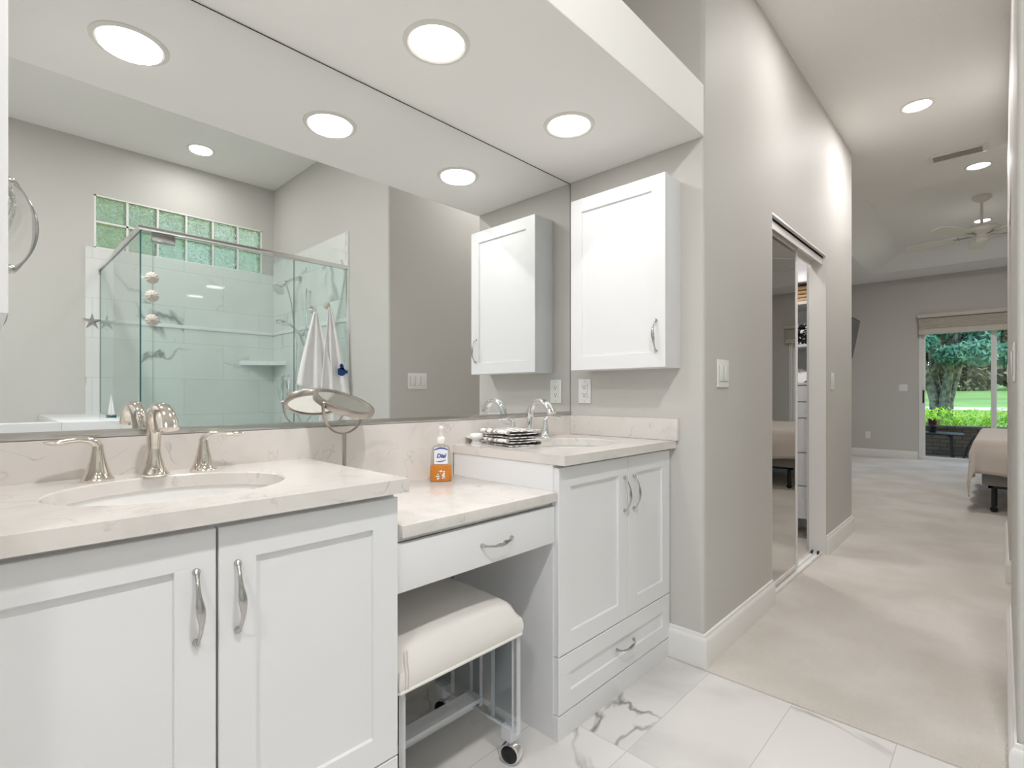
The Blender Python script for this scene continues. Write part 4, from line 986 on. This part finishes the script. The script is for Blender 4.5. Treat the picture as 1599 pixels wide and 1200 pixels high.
pb = obj('sliding_panel', MB().box(-.10, -.055, FY + .075, FY + .105, .035, 2.118, bev=.003).box(1.06, 1.099, FY + .075, FY + .105, .035, 2.118, bev=.003).box(-.055, 1.06, FY + .075, FY + .105, .035, .06).box(-.055, 1.06, FY + .075, FY + .105, 2.08, 2.118), 'trim', win)
obj('glass_pane', MB().box(-.055, 1.06, FY + .088, FY + .092, .06, 2.08), 'glass', pb, smooth=False)
t = thing('window_shade', 'beige pleated shade raised above the sliding glass door', 'window shade', (.05, FY - .06, 2.03))
obj('valance', MB().box(-1.0, 1.2, FY - .09, FY - .001, 2.31, 2.37, bev=.005), 'shade', t)
pl = MB(); prof = []
for k in range(8): prof += [(FY - .075, 2.12 + k * .024), (FY - .058, 2.132 + k * .024)]
prof += [(FY - .03, 2.31), (FY - .03, 2.12)]
pl.prism(prof, -.98, 1.08, plane='yz') if False else None
vs0 = [pl.bm.verts.new((-.98, a, b)) for a, b in prof]; vs1 = [pl.bm.verts.new((1.18, a, b)) for a, b in prof]
for i in range(len(prof)): pl.bm.faces.new((vs0[i], vs0[(i + 1) % len(prof)], vs1[(i + 1) % len(prof)], vs1[i]))
pl.bm.faces.new(vs0); pl.bm.faces.new(vs1)
obj('pleats', pl, 'shade', t, smooth=False)
obj('bottom_rail', MB().box(-.98, 1.18, FY - .085, FY - .02, 2.04, 2.12, bev=.006), 'shade', t)

# ------------------------------------------------------------------ outside
struct('floor_patio', MB().box(-4, 6, FY + .15, 12.0, -.12, -.02), 'patio', smooth=False)
struct('floor_sill', MB().box(-.99, 1.15, FY, FY + .15, -.1, .003), 'trim', smooth=False)
o = obj('brick_wall', MB().box(-5, 7, 11.9, 12.1, -.1, .46).box(-5, 7, 11.86, 12.14, .46, .51, bev=.006), 'brick'); tag(o, 'low tan brick patio wall outside the sliding door', 'wall')
g = MB(); prof = [(12.1, -.05), (20, 0), (33, .1), (36, .25)]
for (a, za), (b, zb) in zip(prof, prof[1:]): g.quad((-120, a, za), (120, a, za), (120, b, zb), (-120, b, zb))
g.quad((-120, 40, .33), (120, 40, .33), (120, 60, .75), (-120, 60, .75)).quad((-120, 60, .75), (120, 60, .75), (120, 95, 1.9), (-120, 95, 1.9)).quad((-120, 95, 1.9), (120, 95, 1.9), (120, 130, 3), (-120, 130, 3))
o = obj('lawn', g, 'lawn', smooth=True, angle=80); tag(o, 'bright green golf course lawn beyond the patio', 'lawn', kind='stuff')
o = obj('cart_path', MB().quad((-120, 36, .25), (120, 36, .25), (120, 40, .33), (-120, 40, .33)), 'path'); tag(o, 'cream coloured cart path crossing the lawn', 'path')
def leaves(mb, c, R, n, size, shell=.5, mi=0):
    for _ in range(n):
        while True:
            p = Vector((random.uniform(-1, 1), random.uniform(-1, 1), random.uniform(-1, 1)))
            if shell < p.length < 1: break
        p = Vector((c[0] + p.x * R[0], c[1] + p.y * R[1], c[2] + p.z * R[2]))
        a = Vector((random.gauss(0, 1), random.gauss(0, 1), random.gauss(0, 1))).normalized(); b = a.orthogonal().normalized()
        s = size * random.uniform(.6, 1.3)
        mb.bm.faces.new([mb.bm.verts.new(v) for v in (p - a * s, p + b * s * .35, p + a * s, p - b * s * .35)]).material_index = mi
    return mb
hd_ = MB(); 
for k in range(26): leaves(hd_, (-4 + k * .4, 12.75 + random.uniform(-.1, .1), .50 + random.uniform(-.03, .03)), (.34, .5, .32), 700, .038, .2)
o = obj('hedge', hd_, 'leaf_bright', smooth=False, norm=False); tag(o, 'clipped bright yellow-green hedge behind the brick patio wall', 'hedge')
def tree(x, y, h, crown, lm, label, name, group=None, nl=1400, ls=.13, tr=.16, multi=3):
    t = thing(name, label, 'tree', (x, y, 0), group)
    tk = MB()
    for k in range(multi):
        a = 2 * PI * k / multi + .5; dx, dy = math.cos(a), math.sin(a)
        tk.tube([(x + dx * tr * .5, y + dy * tr * .4, -.1), (x + dx * tr * .8, y + dy * tr, h * .2), (x + dx * tr * 1.8, y + dy * tr, h * .38), (x + dx * h * .13, y + dy * h * .1, h * .55), (x + dx * h * .24, y + dy * h * .16, h * .8)], [tr * .8, tr * .62, tr * .5, tr * .32, tr * .1], seg=10)
        tk.tube([(x + dx * tr * 1.8, y + dy * tr, h * .38), (x - dx * h * .1, y - dy * .3, h * .6), (x - dx * h * .2, y, h * .75)], [tr * .35, tr * .22, tr * .08], seg=8)
    obj('trunk', tk, 'bark', t)
    cr = MB()
    for cx, cy, cz, r in crown: leaves(cr, (x + cx, y + cy, cz), (r, r, r * .62), nl, ls, .3)
    obj('foliage', cr, lm, t, smooth=False, norm=False)
    return t
random.seed(3)
crown = [(random.uniform(-2.2, 2.6), random.uniform(-1, 1), random.uniform(2.2, 4.6), random.uniform(.35, .6)) for _ in range(22)] + [(-1.0, -.5, 2.1, .4), (.3, -.8, 2.2, .42), (1.4, -.5, 2.15, .5), (.7, .2, 2.7, .6), (-.5, -.9, 2.6, .5), (2.1, -.3, 2.5, .6)]
tree(-1.31, 20, 4.4, crown, 'leaf_blue', 'blue-green leafy tree with several grey trunks on the lawn', 'lawn_tree', nl=700, ls=.10, tr=.21, multi=4)
def hill(y): return .75 + (y - 60) * .0329
k = 0
for i in range(9):
    x = -27 + i * 6.4 + random.uniform(-.6, .6); y = 84 + (i % 2) * 8
    k += 1
    crown = [(random.uniform(-3.4, 3.4), random.uniform(-1.5, 1.5), hill(y) + random.uniform(1.0, 10), random.uniform(1.6, 2.6)) for _ in range(28)]
    t = tree(x, y, 11, crown, 'leaf_dark' if k % 3 else 'leaf_green', 'tall tree in the dark row at the far edge of the lawn', 'distant_tree', 'trees at the far edge of the lawn', nl=300, ls=.42, tr=.3, multi=2)
    t.location.z = 0
# foliage outside the glass block window
sh = MB()
for k in range(34): leaves(sh, (BX + 1.3 + random.uniform(-.3, .5), -.4 + (k % 17) * .2, 2.2 + (k // 17) * .9 + random.uniform(-.2, .3)), (.45, .4, .6), 230, .07, .1)
for k in range(8): leaves(sh, (BX + 1.9, -.4 + k * .4, 3.6), (.5, .5, .6), 300, .09, .1)
t = thing('tall_shrub', 'tall green shrub outside the glass block window', 'shrub', (BX + 1.5, 1.0, 0))
obj('foliage', sh, 'leaf_green', t, smooth=False, norm=False)
obj('stems', MB().tube([(BX + 1.5, .8, 0), (BX + 1.5, 1.0, 2), (BX + 1.6, 1.3, 3.4)], [.05, .04, .01]).tube([(BX + 1.6, 1.8, 0), (BX + 1.5, 1.7, 2), (BX + 1.4, 2.0, 3.2)], [.05, .04, .01]), 'bark', t)
o = obj('side_yard', MB().quad((BX + .12, -6, -.1), (14, -6, -.1), (14, 10, -.1), (BX + .12, 10, -.1)), 'lawn'); tag(o, 'strip of grass beneath the shrub outside the shower window', 'lawn', kind='stuff')
# patio furniture
t = thing('patio_table', 'low black metal patio table seen through the sliding door', 'table', (-.78, 11.35, -.02))
obj('table_top', MB().lathe([(0, 0), (.34, 0), (.35, -.012), (.34, -.025), (0, -.025)], (-.80, 11.35, .42), seg=36), 'iron', t)
for k in range(4):
    a = PI / 4 + k * PI / 2; dx, dy = math.cos(a), math.sin(a)
    obj('leg', MB().tube([(-.80 + dx * .2, 11.35 + dy * .2, .395), (-.80 + dx * .26, 11.35 + dy * .26, .36), (-.80 + dx * .27, 11.35 + dy * .27, .2), (-.80 + dx * .29, 11.35 + dy * .29, -.019)], .016, seg=10), 'iron', t)
t = thing('patio_chair', 'black metal patio chair with curved arms beside the low table', 'chair', (.0, 11.3, -.02))
cxx, cyy = -.05, 11.35
obj('seat', MB().box(cxx - .24, cxx + .24, cyy - .24, cyy + .24, .27, .30, bev=.01), 'iron', t)
obj('backrest', MB().tube([(cxx + .24, cyy - .22, .28), (cxx + .32, cyy - .22, .62), (cxx + .32, cyy + .22, .62), (cxx + .24, cyy + .22, .28)], .014, seg=10).grid(lambda u, v: (cxx + .25 + v * .065, cyy - .2 + u * .4, .33 + v * .27), 4, 4), 'iron', t)
for s in (-1, 1):
    obj('arm', MB().tube([(cxx - .40, cyy + s * .25, .02), (cxx - .36, cyy + s * .25, .2), (cxx - .28, cyy + s * .25, .37), (cxx - .18, cyy + s * .25, .39), (cxx - .08, cyy + s * .25, .33), (cxx + .06, cyy + s * .25, .31), (cxx + .26, cyy + s * .25, .34)], .015, seg=10), 'iron', t)
    obj('leg', MB().tube([(cxx - .22, cyy + s * .22, .28), (cxx - .26, cyy + s * .24, -.019)], .014, seg=10), 'iron', t)
    obj('leg', MB().tube([(cxx + .22, cyy + s * .22, .28), (cxx + .28, cyy + s * .24, -.019)], .014, seg=10), 'iron', t)
t = thing('potted_plant', 'dark red spiky plant in a small pot on the patio table', 'plant', (-.86, 11.35, .42))
obj('pot', MB().lathe([(0, 0), (.05, 0), (.07, .09), (.064, .09), (.06, .08), (0, .08)], (-.86, 11.35, .4205), seg=24), 'iron', t)
lf = MB()
for k in range(46):
    a = k * 2.4; el = random.uniform(.15, 1.25); L = random.uniform(.16, .28); d = Vector((math.cos(a) * math.cos(el), math.sin(a) * math.cos(el), math.sin(el))); s = d.cross(Vector((0, 0, 1))).normalized()
    p = Vector((-.86, 11.35, .50)); q = p + d * L * .55 + s * .0; e_ = p + d * L + Vector((0, 0, -.05))
    lf.quad(p - s * .006, q - s * .018, q + s * .018, p + s * .006); lf.bm.faces.new([lf.bm.verts.new(v) for v in (q - s * .018, e_, q + s * .018)])
obj('leaves', lf, 'leaf_wine', t, smooth=False, norm=False)
